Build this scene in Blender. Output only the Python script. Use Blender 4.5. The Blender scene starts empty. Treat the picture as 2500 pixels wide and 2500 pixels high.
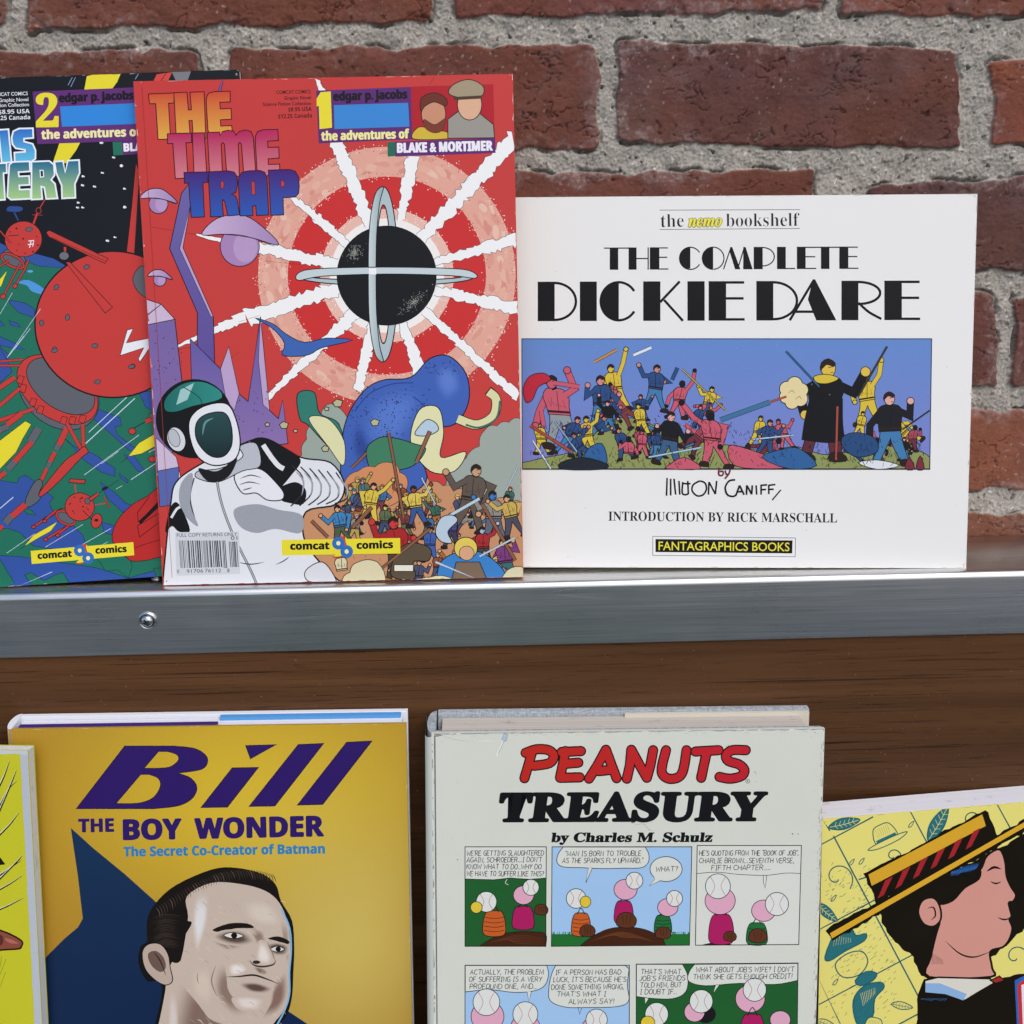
import bpy, math, random
import numpy as np
from mathutils import Matrix, Vector
from mathutils.geometry import tessellate_polygon
S = bpy.context.scene
COL = S.collection
R_ = math.radians
random.seed(7)

# ------------------------------------------------------------------ camera
FPX = 2400.0
CAM = (-0.002916, -0.546394, 0.194257)
YAW, PITCH, ROLL = -0.020025, 0.269532, -0.016345
def rx(a): return Matrix.Rotation(a, 3, 'X')
def ry(a): return Matrix.Rotation(a, 3, 'Y')
def rz(a): return Matrix.Rotation(a, 3, 'Z')
CR = rz(YAW) @ rx(math.pi/2 - PITCH) @ rz(ROLL)
cd = bpy.data.cameras.new('camera'); cam = bpy.data.objects.new('camera', cd); COL.objects.link(cam)
cam.matrix_world = Matrix.Translation(CAM) @ CR.to_4x4()
cd.sensor_width = 36; cd.lens = 36*FPX/2500; cd.clip_start = 0.02; cd.clip_end = 200
S.camera = cam

# ------------------------------------------------------------------ world, sun, exposure
SUN_EL, SUN_AZ = R_(52), R_(150)       # azimuth clockwise from +Y (the wall): the sun stands behind the camera, to the right
w = bpy.data.worlds.new('World'); S.world = w; w.use_nodes = True
nt = w.node_tree; bg = nt.nodes['Background']
sky = nt.nodes.new('ShaderNodeTexSky'); sky.sky_type = 'NISHITA'; sky.sun_disc = False
sky.sun_elevation = SUN_EL; sky.sun_rotation = SUN_AZ; sky.air_density = 1.0; sky.dust_density = 3.0; sky.ozone_density = 1.0
nt.links.new(sky.outputs[0], bg.inputs[0]); bg.inputs[1].default_value = 0.15
sl = bpy.data.lights.new('sun', 'SUN'); sl.energy = 0.7; sl.angle = R_(50); sl.color = (1, .97, .93)
sun = bpy.data.objects.new('sun', sl); COL.objects.link(sun)
sd = Vector((math.sin(SUN_AZ)*math.cos(SUN_EL), math.cos(SUN_AZ)*math.cos(SUN_EL), math.sin(SUN_EL)))
sun.rotation_euler = (-sd).to_track_quat('-Z', 'Y').to_euler()
S.view_settings.view_transform = 'Standard'; S.view_settings.look = 'None'
S.view_settings.exposure = 0.32; S.view_settings.gamma = 1.0
S.render.engine = 'CYCLES'; S.cycles.max_bounces = 6; S.cycles.use_denoising = True

# ------------------------------------------------------------------ helpers
def lin(h):
    h = h.lstrip('#')
    o = []
    for i in (0, 2, 4):
        c = int(h[i:i+2], 16)/255
        o.append(c/12.92 if c <= .04045 else ((c+.055)/1.055)**2.4)
    return tuple(o)
def link(o, parent=None):
    COL.objects.link(o)
    if parent: o.parent = parent
    return o
def mesh_obj(name, verts, faces, mat, parent=None, smooth=False, mats=None, fmat=None):
    m = bpy.data.meshes.new(name); m.from_pydata([tuple(v) for v in verts], [], faces); m.update()
    for x in (mats or [mat]): m.materials.append(x)
    if fmat: m.polygons.foreach_set('material_index', fmat)
    if smooth: m.polygons.foreach_set('use_smooth', [True]*len(m.polygons))
    return link(bpy.data.objects.new(name, m), parent)
def box(v, f, x0, x1, y0, y1, z0, z1, shear=None):
    b = len(v)
    for z in (z0, z1):
        for x, y in ((x0, y0), (x1, y0), (x1, y1), (x0, y1)): v.append((x, y, z))
    f += [(b+3, b+2, b+1, b), (b+4, b+5, b+6, b+7)] + [(b+i, b+(i+1) % 4, b+4+(i+1) % 4, b+4+i) for i in range(4)]
def tag(o, label=None, cat=None, group=None, kind=None):
    if label: o['label'] = label
    if cat: o['category'] = cat
    if group: o['group'] = group
    if kind: o['kind'] = kind
    return o
class NT:
    def __init__(s, name):
        s.m = bpy.data.materials.new(name); s.m.use_nodes = True; s.t = s.m.node_tree
        s.b = s.t.nodes['Principled BSDF']
    def n(s, typ, **k):
        x = s.t.nodes.new('ShaderNode'+typ)
        for a, v in k.items(): setattr(x, a, v)
        return x
    def l(s, a, b): s.t.links.new(a, b)
    def noise(s, scale, detail=4, rough=.6, vec=None, dist=0):
        x = s.n('TexNoise'); x.inputs['Scale'].default_value = scale; x.inputs['Detail'].default_value = detail
        x.inputs['Roughness'].default_value = rough; x.inputs['Distortion'].default_value = dist
        if vec: s.l(vec, x.inputs['Vector'])
        return x.outputs['Fac']
    def coords(s, sc=(1, 1, 1), rot=(0, 0, 0), loc=(0, 0, 0)):
        c = s.n('TexCoord'); mp = s.n('Mapping'); mp.inputs['Scale'].default_value = sc; mp.inputs['Rotation'].default_value = rot
        mp.inputs['Location'].default_value = loc
        s.l(c.outputs['Object'], mp.inputs[0]); return mp.outputs[0]
    def ramp(s, fac, stops):
        r = s.n('ValToRGB'); e = r.color_ramp.elements
        while len(e) < len(stops): e.new(.5)
        for q, (p, c) in zip(e, stops): q.position = p; q.color = (*c, 1) if len(c) == 3 else c
        s.l(fac, r.inputs[0]); return r.outputs[0]
    def mix(s, fac, a, b, mode='MIX'):
        x = s.n('Mix', data_type='RGBA', blend_type=mode)
        for sock, v in ((x.inputs[0], fac), (x.inputs[6], a), (x.inputs[7], b)):
            if isinstance(v, (int, float)): sock.default_value = v
            elif isinstance(v, tuple): sock.default_value = (*v, 1)
            else: s.l(v, sock)
        return x.outputs[2]
    def math(s, op, a, b=0.0):
        x = s.n('Math', operation=op)
        for i, v in enumerate((a, b)):
            if isinstance(v, (int, float)): x.inputs[i].default_value = v
            else: s.l(v, x.inputs[i])
        return x.outputs[0]
    def bump(s, h, strength, dist=.001):
        x = s.n('Bump'); x.inputs['Strength'].default_value = strength; x.inputs['Distance'].default_value = dist
        s.l(h, x.inputs['Height']); s.l(x.outputs[0], s.b.inputs['Normal']); return x
    def set(s, **k):
        for a, v in k.items():
            i = s.b.inputs[a.replace('_', ' ')]
            if isinstance(v, (int, float)): i.default_value = v
            elif isinstance(v, tuple): i.default_value = (*v, 1) if len(v) == 3 else v
            else: s.l(v, i)
        return s
def G(v): return (v, v, v)

def vnoise(X, Y, scale, seed, octaves=1, rough=.55):
    """gradient noise on arrays, range about -1..1; every octave is turned so that no grid shows"""
    out = np.zeros_like(X); amp = 1.0; tot = 0
    for o in range(octaves):
        rg = np.random.RandomState(seed*3+o*17); n = 256
        ang = rg.uniform(0, 2*np.pi, (n, n)); gx, gy = np.cos(ang), np.sin(ang); th = rg.uniform(.3, 1.2)
        x = (X*math.cos(th)-Y*math.sin(th))*scale+37.3*(o+1); y = (X*math.sin(th)+Y*math.cos(th))*scale+11.7*(o+1)
        xi = np.floor(x).astype(int); yi = np.floor(y).astype(int); fx = x-xi; fy = y-yi
        ux = fx**3*(fx*(fx*6-15)+10); uy = fy**3*(fy*(fy*6-15)+10)
        def d(i, j):
            p = (xi+i) % n; q = (yi+j) % n; return gx[p, q]*(fx-i)+gy[p, q]*(fy-j)
        v = (d(0, 0)*(1-ux)+d(1, 0)*ux)*(1-uy)+(d(0, 1)*(1-ux)+d(1, 1)*ux)*uy
        out += amp*v*1.5; tot += amp
        amp *= rough; scale *= 2.03
    return out/tot*(1+.25*(octaves > 1))
def sstep(a, b, x):
    t = np.clip((x-a)/(b-a), 0, 1); return t*t*(3-2*t)
def ray(px, py):
    return CR @ Vector(((px-1250)/FPX, (1250-py)/FPX, -1))
def on_y(px, py, Y):
    d = ray(px, py); t = (Y-CAM[1])/d.y
    return (CAM[0]+t*d.x, CAM[2]+t*d.z)

# ------------------------------------------------------------------ brick wall (one mesh: bricks and mortar are its surface)
WALL_Y = 0.0729
F2 = 1/.7728
def W(x, y): return on_y(x*F2, y*F2, WALL_Y)
# brick corner quads traced on the wall: TL, TR, BR, BL, colour
BR = [
 ((-330, -160), (5, -160), (9, 50), (-330, 58), '#6f4033'),
 ((50, -160), (826, -160), (812, 42), (50, 58), '#74402f'),
 ((856, -160), (1575, -160), (1552, 18), (858, 38), '#6e3d33'),
 ((1590, -160), (2300, -160), (2300, 40), (1584, 26), '#7c4433'),
 ((-330, 98), (372, 94), (385, 300), (-330, 300), '#66392e'),
 ((432, 90), (1130, 84), (1130, 284), (432, 290), '#6c3b2e'),
 ((1166, 76), (1806, 92), (1814, 284), (1160, 270), '#633a31'),
 ((1868, 112), (2500, 100), (2500, 285), (1872, 270), '#834530'),
 ((-330, 330), (150, 330), (150, 530), (-330, 530), '#6a3c30'),
 ((190, 330), (840, 328), (840, 525), (190, 530), '#6a3c30'),
 ((876, 326), (1540, 320), (1545, 520), (876, 520), '#683a2e'),
 ((1636, 350), (2300, 322), (2300, 512), (1590, 512), '#5c3b36'),
 ((-330, 560), (500, 560), (500, 750), (-330, 750), '#6a3c30'),
 ((540, 560), (1180, 555), (1180, 745), (540, 750), '#6a3c30'),
 ((1215, 555), (1880, 552), (1884, 726), (1215, 740), '#693c34'),
 ((1912, 560), (2500, 556), (2500, 728), (1910, 730), '#6a3c33'),
 ((-330, 785), (300, 785), (300, 910), (-330, 910), '#6a3c30'),
 ((340, 785), (1000, 780), (1000, 910), (340, 910), '#6a3c30'),
 ((1040, 780), (1690, 778), (1690, 915), (1040, 915), '#6a3c30'),
 ((1725, 776), (2500, 772), (2500, 922), (1725, 926), '#834b36'),
 ((-330, 975), (600, 975), (600, 1120), (-330, 1120), '#6a3c30'),
 ((640, 975), (1270, 970), (1270, 1120), (640, 1120), '#6a3c30'),
 ((1300, 972), (2500, 966), (2500, 1120), (1300, 1120), '#754530'),
]
def build_wall():
    xs = np.concatenate([np.arange(-.75, -.40, .0025), np.arange(-.40, .40, .00062), np.arange(.40, .7501, .0025)])
    zs = np.concatenate([np.arange(-.0008, .415, .00062), np.arange(.4155, .60, .0025)])
    X, Z = np.meshgrid(xs, zs)
    wx = X+.0030*vnoise(X, Z, 45, 1, 3)+.0006*vnoise(X, Z, 300, 5, 3, .8)
    wz = Z+.0034*vnoise(X, Z, 38, 2, 3)+.0006*vnoise(X, Z, 300, 6, 3, .8)
    quads = [([W(*q) for q in b[:4]], lin(b[4])) for b in BR]
    # courses above the picture
    zt = max(q[1] for c, _ in quads for q in c)+.011
    rg = np.random.RandomState(3); k = 0
    while zt < .60:
        x = -.8+(k % 2)*.11
        while x < .8:
            quads.append(([(x, zt+.064), (x+.208, zt+.064), (x+.208, zt), (x, zt)], lin('#6c3b2f'))); x += .22
        zt += .076; k += 1
    # the same courses carried on beyond the picture, left and right
    for i0, i1 in ((0, 3), (4, 7), (8, 11), (12, 15), (16, 19), (20, 22)):
        (tl, _, _, bl_), cl = quads[i0]; (_, tr, br_, _), cr_ = quads[i1]
        x = min(tl[0], bl_[0])-.011
        while x > -.9: quads.append(([(x-.205, tl[1]), (x, tl[1]), (x, bl_[1]), (x-.205, bl_[1])], lin('#6b3b30'))); x -= .216
        x = max(tr[0], br_[0])+.011
        while x < .9: quads.append(([(x, tr[1]), (x+.205, tr[1]), (x+.205, br_[1]), (x, br_[1])], lin('#693a31'))); x += .216
    best = np.full(X.shape, -1.0); col = np.zeros(X.shape+(3,)); bid = np.zeros(X.shape, int)
    for i, (c, cl) in enumerate(quads):
        x0 = min(q[0] for q in c)-.02; x1 = max(q[0] for q in c)+.02; z0 = min(q[1] for q in c)-.02; z1 = max(q[1] for q in c)+.02
        a, b = np.searchsorted(xs, (x0, x1)); e, f = np.searchsorted(zs, (z0, z1))
        if a >= b or e >= f: continue
        px = wx[e:f, a:b]; pz = wz[e:f, a:b]
        dds = []
        for j in range(4):                      # clockwise TL TR BR BL: inside is to the right of each edge
            (ax, az), (bx, bz) = c[j], c[(j+1) % 4]; L = math.hypot(bx-ax, bz-az)
            dds.append(((bz-az)*(px-ax)-(bx-ax)*(pz-az))/L)
        dd = np.stack(dds); r = .004
        mn = dd.min(0); q = np.sort(dd, 0)[:2]
        cr = r-np.sqrt(np.clip(r-q[0], 0, None)**2+np.clip(r-q[1], 0, None)**2)
        d = np.where((q[0] < r) & (q[1] < r), cr, mn)
        sub = best[e:f, a:b]; msk = d > sub
        sub[msk] = d[msk]; col[e:f, a:b][msk] = cl; bid[e:f, a:b][msk] = i+1
    d = best
    brick = sstep(-.0004, .0009, d)
    # heights (towards the viewer)
    grain = vnoise(X, Z, 900, 21, 2, .8)
    hb = .0011*vnoise(X, Z, 24, 9, 3)+.00040*vnoise(X, Z*1.7, 170, 10, 4, .7)+.00014*grain
    crackn = vnoise(X*.8, Z*1.3, 42, 31, 3, .6)
    crack = np.exp(-(crackn/.016)**2)*sstep(.0, .25, vnoise(X, Z, 26, 33, 2))
    crack2 = np.exp(-(vnoise(X*.5, Z*1.5, 70, 35, 3, .6)/.020)**2)*sstep(.02, .3, vnoise(X, Z, 33, 37, 2))
    ck = np.clip(crack+.8*crack2, 0, 1)
    pit = sstep(.40, .56, vnoise(X, Z, 200, 41, 2, .6))
    hb = hb-.0011*ck-.0006*pit*sstep(.1, .3, vnoise(X, Z, 40, 42))-.0009*(1-sstep(0, .0018, d))-.0012*sstep(.25, .5, vnoise(X, Z, 60, 43, 2))*(1-sstep(.001, .008, d))
    mort_lvl = -.0022+.0014*vnoise(X, Z, 60, 51, 2)
    sand = vnoise(X, Z, 560, 52, 3, .9)
    peb = sstep(.34, .60, vnoise(X, Z, 260, 53, 2))
    mp = sstep(.46, .66, vnoise(X, Z, 170, 54, 3, .7))
    hm = mort_lvl+.0010*sand+.0010*peb-.0024*mp
    gap = np.exp(-((d+.0007)/.0008)**2)*sstep(-.05, .35, vnoise(X, Z, 45, 55, 2)+.35*np.sign(0))
    hm = hm-.0030*gap
    h = hb*brick+hm*(1-brick)
    # colour
    rg = np.random.RandomState(5); jit = rg.uniform(.92, 1.08, (len(quads)+1,))[bid]
    v = 1+.30*vnoise(X, Z, 30, 61, 4, .65)+.16*vnoise(X, Z, 420, 62, 3, .8)
    cb = col*(v*jit)[..., None]
    cb = cb*.86+cb.mean(-1, keepdims=True)*.14+np.array(lin('#3a2b24'))*.04
    haze = (sstep(.05, .55, vnoise(X, Z, 14, 69, 4, .65))*.22)[..., None]; cb = cb*(1-haze)+np.array(lin('#7d6a68'))*haze
    warm = (vnoise(X, Z, 16, 63, 2))[..., None]
    cb = cb*np.array([1.0, 1.0, 1.0])+warm*np.array([.016, .002, -.006])
    cb = cb*(1-.42*np.clip(ck, 0, 1)[..., None])*(1-.45*(pit*sstep(.1, .3, vnoise(X, Z, 40, 42)))[..., None])
    edge = 1-sstep(.001, .015, d)
    bloom = sstep(.30, .85, vnoise(X, Z, 70, 64, 5, .8)*1.0+edge*.62)*(.35+.65*sstep(-.1, .4, vnoise(X, Z, 300, 65, 2)))
    bloom *= sstep(-.35, .30, vnoise(X, Z, 9, 66, 2))*.75
    cb = cb*(1-bloom[..., None])+np.array(lin('#94807c'))*bloom[..., None]
    speck = sstep(.60, .68, vnoise(X, Z, 420, 67))*sstep(.0, .3, vnoise(X, Z, 30, 68))
    cb = cb*(1-.5*speck[..., None])+np.array(lin('#a89c98'))*.5*speck[..., None]
    cm = np.array(lin('#a49e95'))*(1+.26*sand+.2*vnoise(X, Z, 70, 71, 3))[..., None]
    cm = cm*(1-.40*mp[..., None])*(1-.45*gap[..., None])  # shadow in the gaps along brick edges is put into the mortar colour
    darkg = sstep(.42, .58, vnoise(X, Z, 460, 72, 2)); lightg = sstep(.62, .72, vnoise(X, Z, 300, 73))
    cm = cm*(1-.35*darkg[..., None]); cm = cm*(1-lightg[..., None])+np.array(lin('#cfc9c4'))*lightg[..., None]
    tan = sstep(.25, .6, vnoise(X, Z, 230, 74))[..., None]; cm = cm*(1-tan*.35)+np.array(lin('#7d6f60'))*tan*.35
    c = np.clip(cb*brick[..., None]+cm*(1-brick[..., None]), .008, .8)
    ny, nx = X.shape
    co = np.stack([X, WALL_Y-h-.0005, Z], -1).reshape(-1, 3)
    i = np.arange((ny-1)*(nx-1)); r0 = i//(nx-1); c0 = i % (nx-1); a = r0*nx+c0
    fa = np.stack([a, a+1, a+nx+1, a+nx], 1)
    # a slab behind it
    nv = len(co); bk = np.array([[-.75, WALL_Y+.1, -.05], [.75, WALL_Y+.1, -.05], [.75, WALL_Y+.1, .6], [-.75, WALL_Y+.1, .6],
                                [-.75, WALL_Y+.012, -.05], [.75, WALL_Y+.012, -.05], [.75, WALL_Y+.012, .6], [-.75, WALL_Y+.012, .6]])
    fb = np.array([[3, 2, 1, 0], [4, 5, 6, 7], [0, 1, 5, 4], [1, 2, 6, 5], [2, 3, 7, 6], [3, 0, 4, 7]])[:, ::-1]+nv
    co = np.concatenate([co, bk]); fa = np.concatenate([fa, fb]); nvt = len(co)
    m = bpy.data.meshes.new('brick_wall'); m.vertices.add(nvt); m.vertices.foreach_set('co', co.ravel())
    m.loops.add(fa.size); m.loops.foreach_set('vertex_index', fa.ravel().astype(np.int32))
    m.polygons.add(len(fa)); m.polygons.foreach_set('loop_start', np.arange(0, fa.size, 4, dtype=np.int32))
    m.update(calc_edges=True)
    m.polygons.foreach_set('use_smooth', np.ones(len(fa), bool))
    at = m.color_attributes.new('Col', 'FLOAT_COLOR', 'POINT')
    cc = np.ones((nvt, 4)); cc[:ny*nx, :3] = c.reshape(-1, 3); cc[ny*nx:, :3] = .2
    at.data.foreach_set('color', cc.ravel())
    M = NT('brick_and_mortar'); a = M.n('VertexColor', layer_name='Col')
    v = M.coords()
    fine = M.noise(1400, 3, .7, v)
    cl = M.mix(.28, a.outputs[0], M.ramp(fine, [(.3, G(.25)), (.7, G(.9))]), 'OVERLAY')
    M.set(Base_Color=cl, Roughness=.88); M.b.inputs['Specular IOR Level'].default_value = .25
    M.bump(M.noise(2600, 3, .7, v), .35, .0006)
    m.materials.append(M.m)
    o = link(bpy.data.objects.new('brick_wall', m))
    tag(o, 'weathered red brick wall with rough grey mortar behind the upper comic books', 'wall')
build_wall()

# ------------------------------------------------------------------ metal ledge, wooden board, lower shelf, ground
HF = .0401
def metal_mat():
    M = NT('brushed_aluminium'); v = M.coords((14, 1500, 1500)); v2 = M.coords((5, 420, 420))
    n1 = M.noise(1.0, 4, .7, v); n2 = M.noise(1, 3, .6, v2); big = M.noise(14, 4, .6, M.coords())
    rough = M.math('ADD', M.math('MULTIPLY', n1, .14), M.math('ADD', M.math('MULTIPLY', big, .22), .12))
    c = M.ramp(M.math('ADD', M.math('MULTIPLY', n1, .6), M.math('MULTIPLY', n2, .4)), [(.32, lin('#b6b8b8')), (.68, lin('#eaeae8'))])
    M.set(Base_Color=c, Metallic=1.0, Roughness=rough, Anisotropic=.5)
    M.bump(M.math('ADD', n1, M.math('MULTIPLY', n2, .5)), .12, .0004)
    return M.m
MET = metal_mat()
def extrude_profile(prof, x0, x1, nseg=60):
    v = []; f = []; n = len(prof)
    for k in range(nseg+1):
        x = x0+(x1-x0)*k/nseg
        for y, z in prof: v.append((x, y, z))
    for k in range(nseg):
        for i in range(n):
            j = (i+1) % n; f.append((k*n+i, k*n+j, (k+1)*n+j, (k+1)*n+i))
    f.append(tuple(range(n))[::-1]); f.append(tuple(nseg*n+i for i in range(n)))
    return v, f
def ledge():
    r = .0040; prof = [(WALL_Y-.0004, -.0002)]
    prof += [(.030, 0.0)]
    for k in range(9):
        a = R_(90*k/8); prof.append((r-r*math.sin(a), -r+r*math.cos(a)))
    prof += [(0, -HF+.0006), (.0006, -HF), (.0014, -HF), (.0014, -.006), (.004, -.0022), (WALL_Y-.0004, -.0022)]
    v, f = extrude_profile(prof, -.9, .9, 30)
    n_led = len(f)
    # fine scratches: thin raised burrs of bright metal
    M = NT('scratch_metal'); M.set(Base_Color=lin('#dfe3e6'), Metallic=1.0, Roughness=.42)
    rg = random.Random(4)
    def scr(pts, wd):
        b = len(v)
        for i, (x, z) in enumerate(pts):
            t = i/(len(pts)-1); ww = wd*math.sin(math.pi*min(max(t, .06), .94))
            v.append((x, -.00008, z+ww/2)); v.append((x, -.00008, z-ww/2))
        for i in range(len(pts)-1): f.append((b+2*i, b+2*i+1, b+2*i+3, b+2*i+2))
    def P(x, y): return on_y(x, y, 0)
    Z3 = lambda x, y: (x/1.486, 800+y/1.486)
    Z5_ = lambda x, y: (1150+x/5.52, 1350+y/5.52)
    for pts, wd in (([Z5_(0, 612), Z5_(170, 600), Z5_(420, 598), Z5_(715, 592)], .00022), ([Z5_(470, 680), Z5_(615, 705)], .0006),
                    ([Z5_(760, 880), Z5_(775, 930), Z5_(815, 980)], .0005), ([Z5_(1000, 555), Z5_(1140, 515), Z5_(1300, 492), Z5_(1500, 478)], .00026),
                    ([Z5_(1010, 560), Z5_(1300, 575), Z5_(1932, 600)], .00026), ([Z5_(1250, 578), Z5_(1600, 610), Z5_(1932, 632)], .0002),
                    ([Z5_(870, 782), Z5_(960, 772)], .0003), ([Z5_(1270, 1080), Z5_(1265, 1180)], .00025),
                    ([Z3(1180, 975), Z3(1290, 1000), Z3(1440, 1015)], .00022), ([Z3(1280, 955), Z3(1320, 1000), Z3(1400, 1060)], .00016),
                    ([Z3(1030, 1055), Z3(1200, 1045), Z3(1420, 1020)], .0002), ([Z3(860, 1100), Z3(1010, 1080)], .0002), ([Z3(345, 1085), Z3(350, 1092)], .0006),
                    ([Z3(1330, 965), Z3(1500, 960), Z3(1640, 975)], .00016)):
        scr([P(*q) for q in pts], wd)
    for k in range(26):
        x = rg.uniform(-.32, .32); z = -rg.uniform(.005, .036); L = rg.uniform(.003, .02); s = rg.uniform(-.1, .1)
        scr([(x, z), (x+L*.5, z+s*L*.5+rg.uniform(-.0002, .0002)), (x+L, z+s*L)], rg.uniform(.00006, .00014))
    o = mesh_obj('metal_ledge', v, f, MET, smooth=True, mats=[MET, M.m], fmat=[0]*n_led+[1]*(len(f)-n_led))
    o.data.set_sharp_from_angle(angle=R_(35))
    tag(o, 'brushed silver metal ledge with a rounded lip below the brick wall', 'ledge')
ledge()

def wood_mat():
    M = NT('dark_wood_laminate'); v = M.coords((1.6, 30, 60)); 
    warp = M.noise(3.0, 3, .5, M.coords((1, 1, 1)))
    n1 = M.noise(1.0, 5, .6, M.coords((1.6, 40, 70)), .5); n2 = M.noise(1, 2, .6, M.coords((16, 300, 1100)), .6); n3 = M.noise(1, 4, .65, M.coords((3.5, 100, 330)), .7); n4 = M.noise(1, 2, .5, M.coords((60, 300, 1500)))
    c = M.ramp(n1, [(.25, lin('#4a2f1a')), (.5, lin('#583920')), (.75, lin('#66452b'))])
    pore = M.ramp(n2, [(.30, G(.34)), (.40, G(1.0))]); dark = M.ramp(n3, [(.335, G(.30)), (.38, G(1.0))]); tick = M.ramp(n4, [(.27, G(.45)), (.36, G(1.0))])
    c2 = M.mix(.85, c, pore, 'MULTIPLY'); c3 = M.mix(.85, c2, dark, 'MULTIPLY'); c3 = M.mix(.8, c3, tick, 'MULTIPLY')
    grow = M.ramp(M.noise(1, 3, .5, M.coords((1.3, 10, 22)), 1.0), [(.35, G(.86)), (.65, G(1.10))])
    c4 = M.mix(1.0, c3, grow, 'MULTIPLY')
    dust = M.ramp(M.noise(1, 3, .7, M.coords((420, 420, 420))), [(.70, G(0)), (.74, G(.5))]); c4 = M.mix(dust, c4, lin('#9a8a78'))
    M.set(Base_Color=c4, Roughness=.5); M.b.inputs['Specular IOR Level'].default_value = .22
    M.bump(n2, .2, .0004)
    return M.m
WOOD = wood_mat()
SHELF_Z = -.372
v = []; f = []
box(v, f, -.9, .9, .0016, .0200, SHELF_Z-.03, -.0024)
tag(mesh_obj('wooden_board', v, f, WOOD), 'dark brown wood grain board under the metal ledge behind the lower books', 'board')
v = []; f = []
box(v, f, -.9, .9, -.12, .0014, SHELF_Z-.02, SHELF_Z)
tag(mesh_obj('lower_shelf', v, f, WOOD), 'dark wooden shelf on which the lower row of books stands', 'shelf')
def ground():  # unseen sheet, added for bounce light and for the metal to reflect
    M = NT('reflected_ground'); n = M.noise(3, 5, .6, M.coords()); big = M.ramp(M.noise(.8, 2, .5, M.coords((1, .35, 1), loc=(.35, 0, 0))), [(.34, lin('#1f4d2a')), (.43, lin('#333b40')), (.52, lin('#4c545a')), (.60, lin('#858d94')), (.70, lin('#8a625c'))]); n2 = M.noise(300, 2, .6, M.coords())
    c = M.mix(.4, M.ramp(n, [(.3, lin('#4d4f52')), (.7, lin('#6d6e6e'))]), M.ramp(n2, [(.3, G(.3)), (.7, G(.7))]), 'OVERLAY')
    c = M.mix(.85, c, big)  # green, grey and mauve patches put in to show as reflections on the ledge
    M.set(Base_Color=c, Roughness=.9)
    o = mesh_obj('ground', [(-40, -40, -1.15), (40, -40, -1.15), (40, 5, -1.15), (-40, 5, -1.15)], [(0, 1, 2, 3)], M.m)
    tag(o, kind='structure')
ground()

def screw(name, x, z, label, y=0.0, up=False, s=1.0):
    M = NT('polished_steel'); M.set(Base_Color=lin('#c9cbcc'), Metallic=1.0, Roughness=.14)
    D = NT('dark_cross_steel'); D.set(Base_Color=lin('#5a5a58'), Metallic=1.0, Roughness=.35)
    root = link(bpy.data.objects.new(name, None)); root.location = (x, y, z); root.scale = (s, s, s)
    if up: root.rotation_euler = (R_(-90), 0, 0)
    root.empty_display_size = .01
    def lathe(pr, nm, mat, n=40):
        v = []; f = []
        for k in range(n):
            a = 2*math.pi*k/n
            for r, h in pr: v.append((r*math.cos(a), -h, r*math.sin(a)))
        m = len(pr)
        for k in range(n):
            for i in range(m-1):
                q = (k+1) % n; f.append((k*m+i, k*m+i+1, q*m+i+1, q*m+i))
        return mesh_obj(nm, v, f, mat, root, smooth=True)
    lathe([(.0048, 0), (.0049, .0006), (.0046, .0012), (.0040, .0014), (.0035, .0008), (.0034, .0004)], 'washer', M.m)
    lathe([(.0033, .0004), (.0033, .0012), (.0029, .0021), (.0020, .0027), (.0010, .0029), (.00001, .0030)], 'screw_head', M.m)
    v = []; f = []
    for a in (R_(25), R_(115)):
        b = len(v); c, sn = math.cos(a), math.sin(a); L = .0017; wd = .00042
        for h in (.00235, .00305):
            for u, t in ((-L, -wd), (L, -wd), (L, wd), (-L, wd)):
                v.append((u*c-t*sn, -h-(.00002 if a > 1 else 0), u*sn+t*c))
        f += [(b+4, b+5, b+6, b+7)]+[(b+i, b+(i+1) % 4, b+4+(i+1) % 4, b+4+i) for i in range(4)]
    mesh_obj('dark_cross', v, f, D.m, root)  # raised dark bars; their colour imitates the shade of a sunk cross
    tag(root, label, 'screw', 'steel screws in the ledge')
x, z = on_y(361, 1515, 0)
screw('screw', x, z, 'round cross head screw with washer in the front face of the metal ledge', s=1.12)
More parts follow.
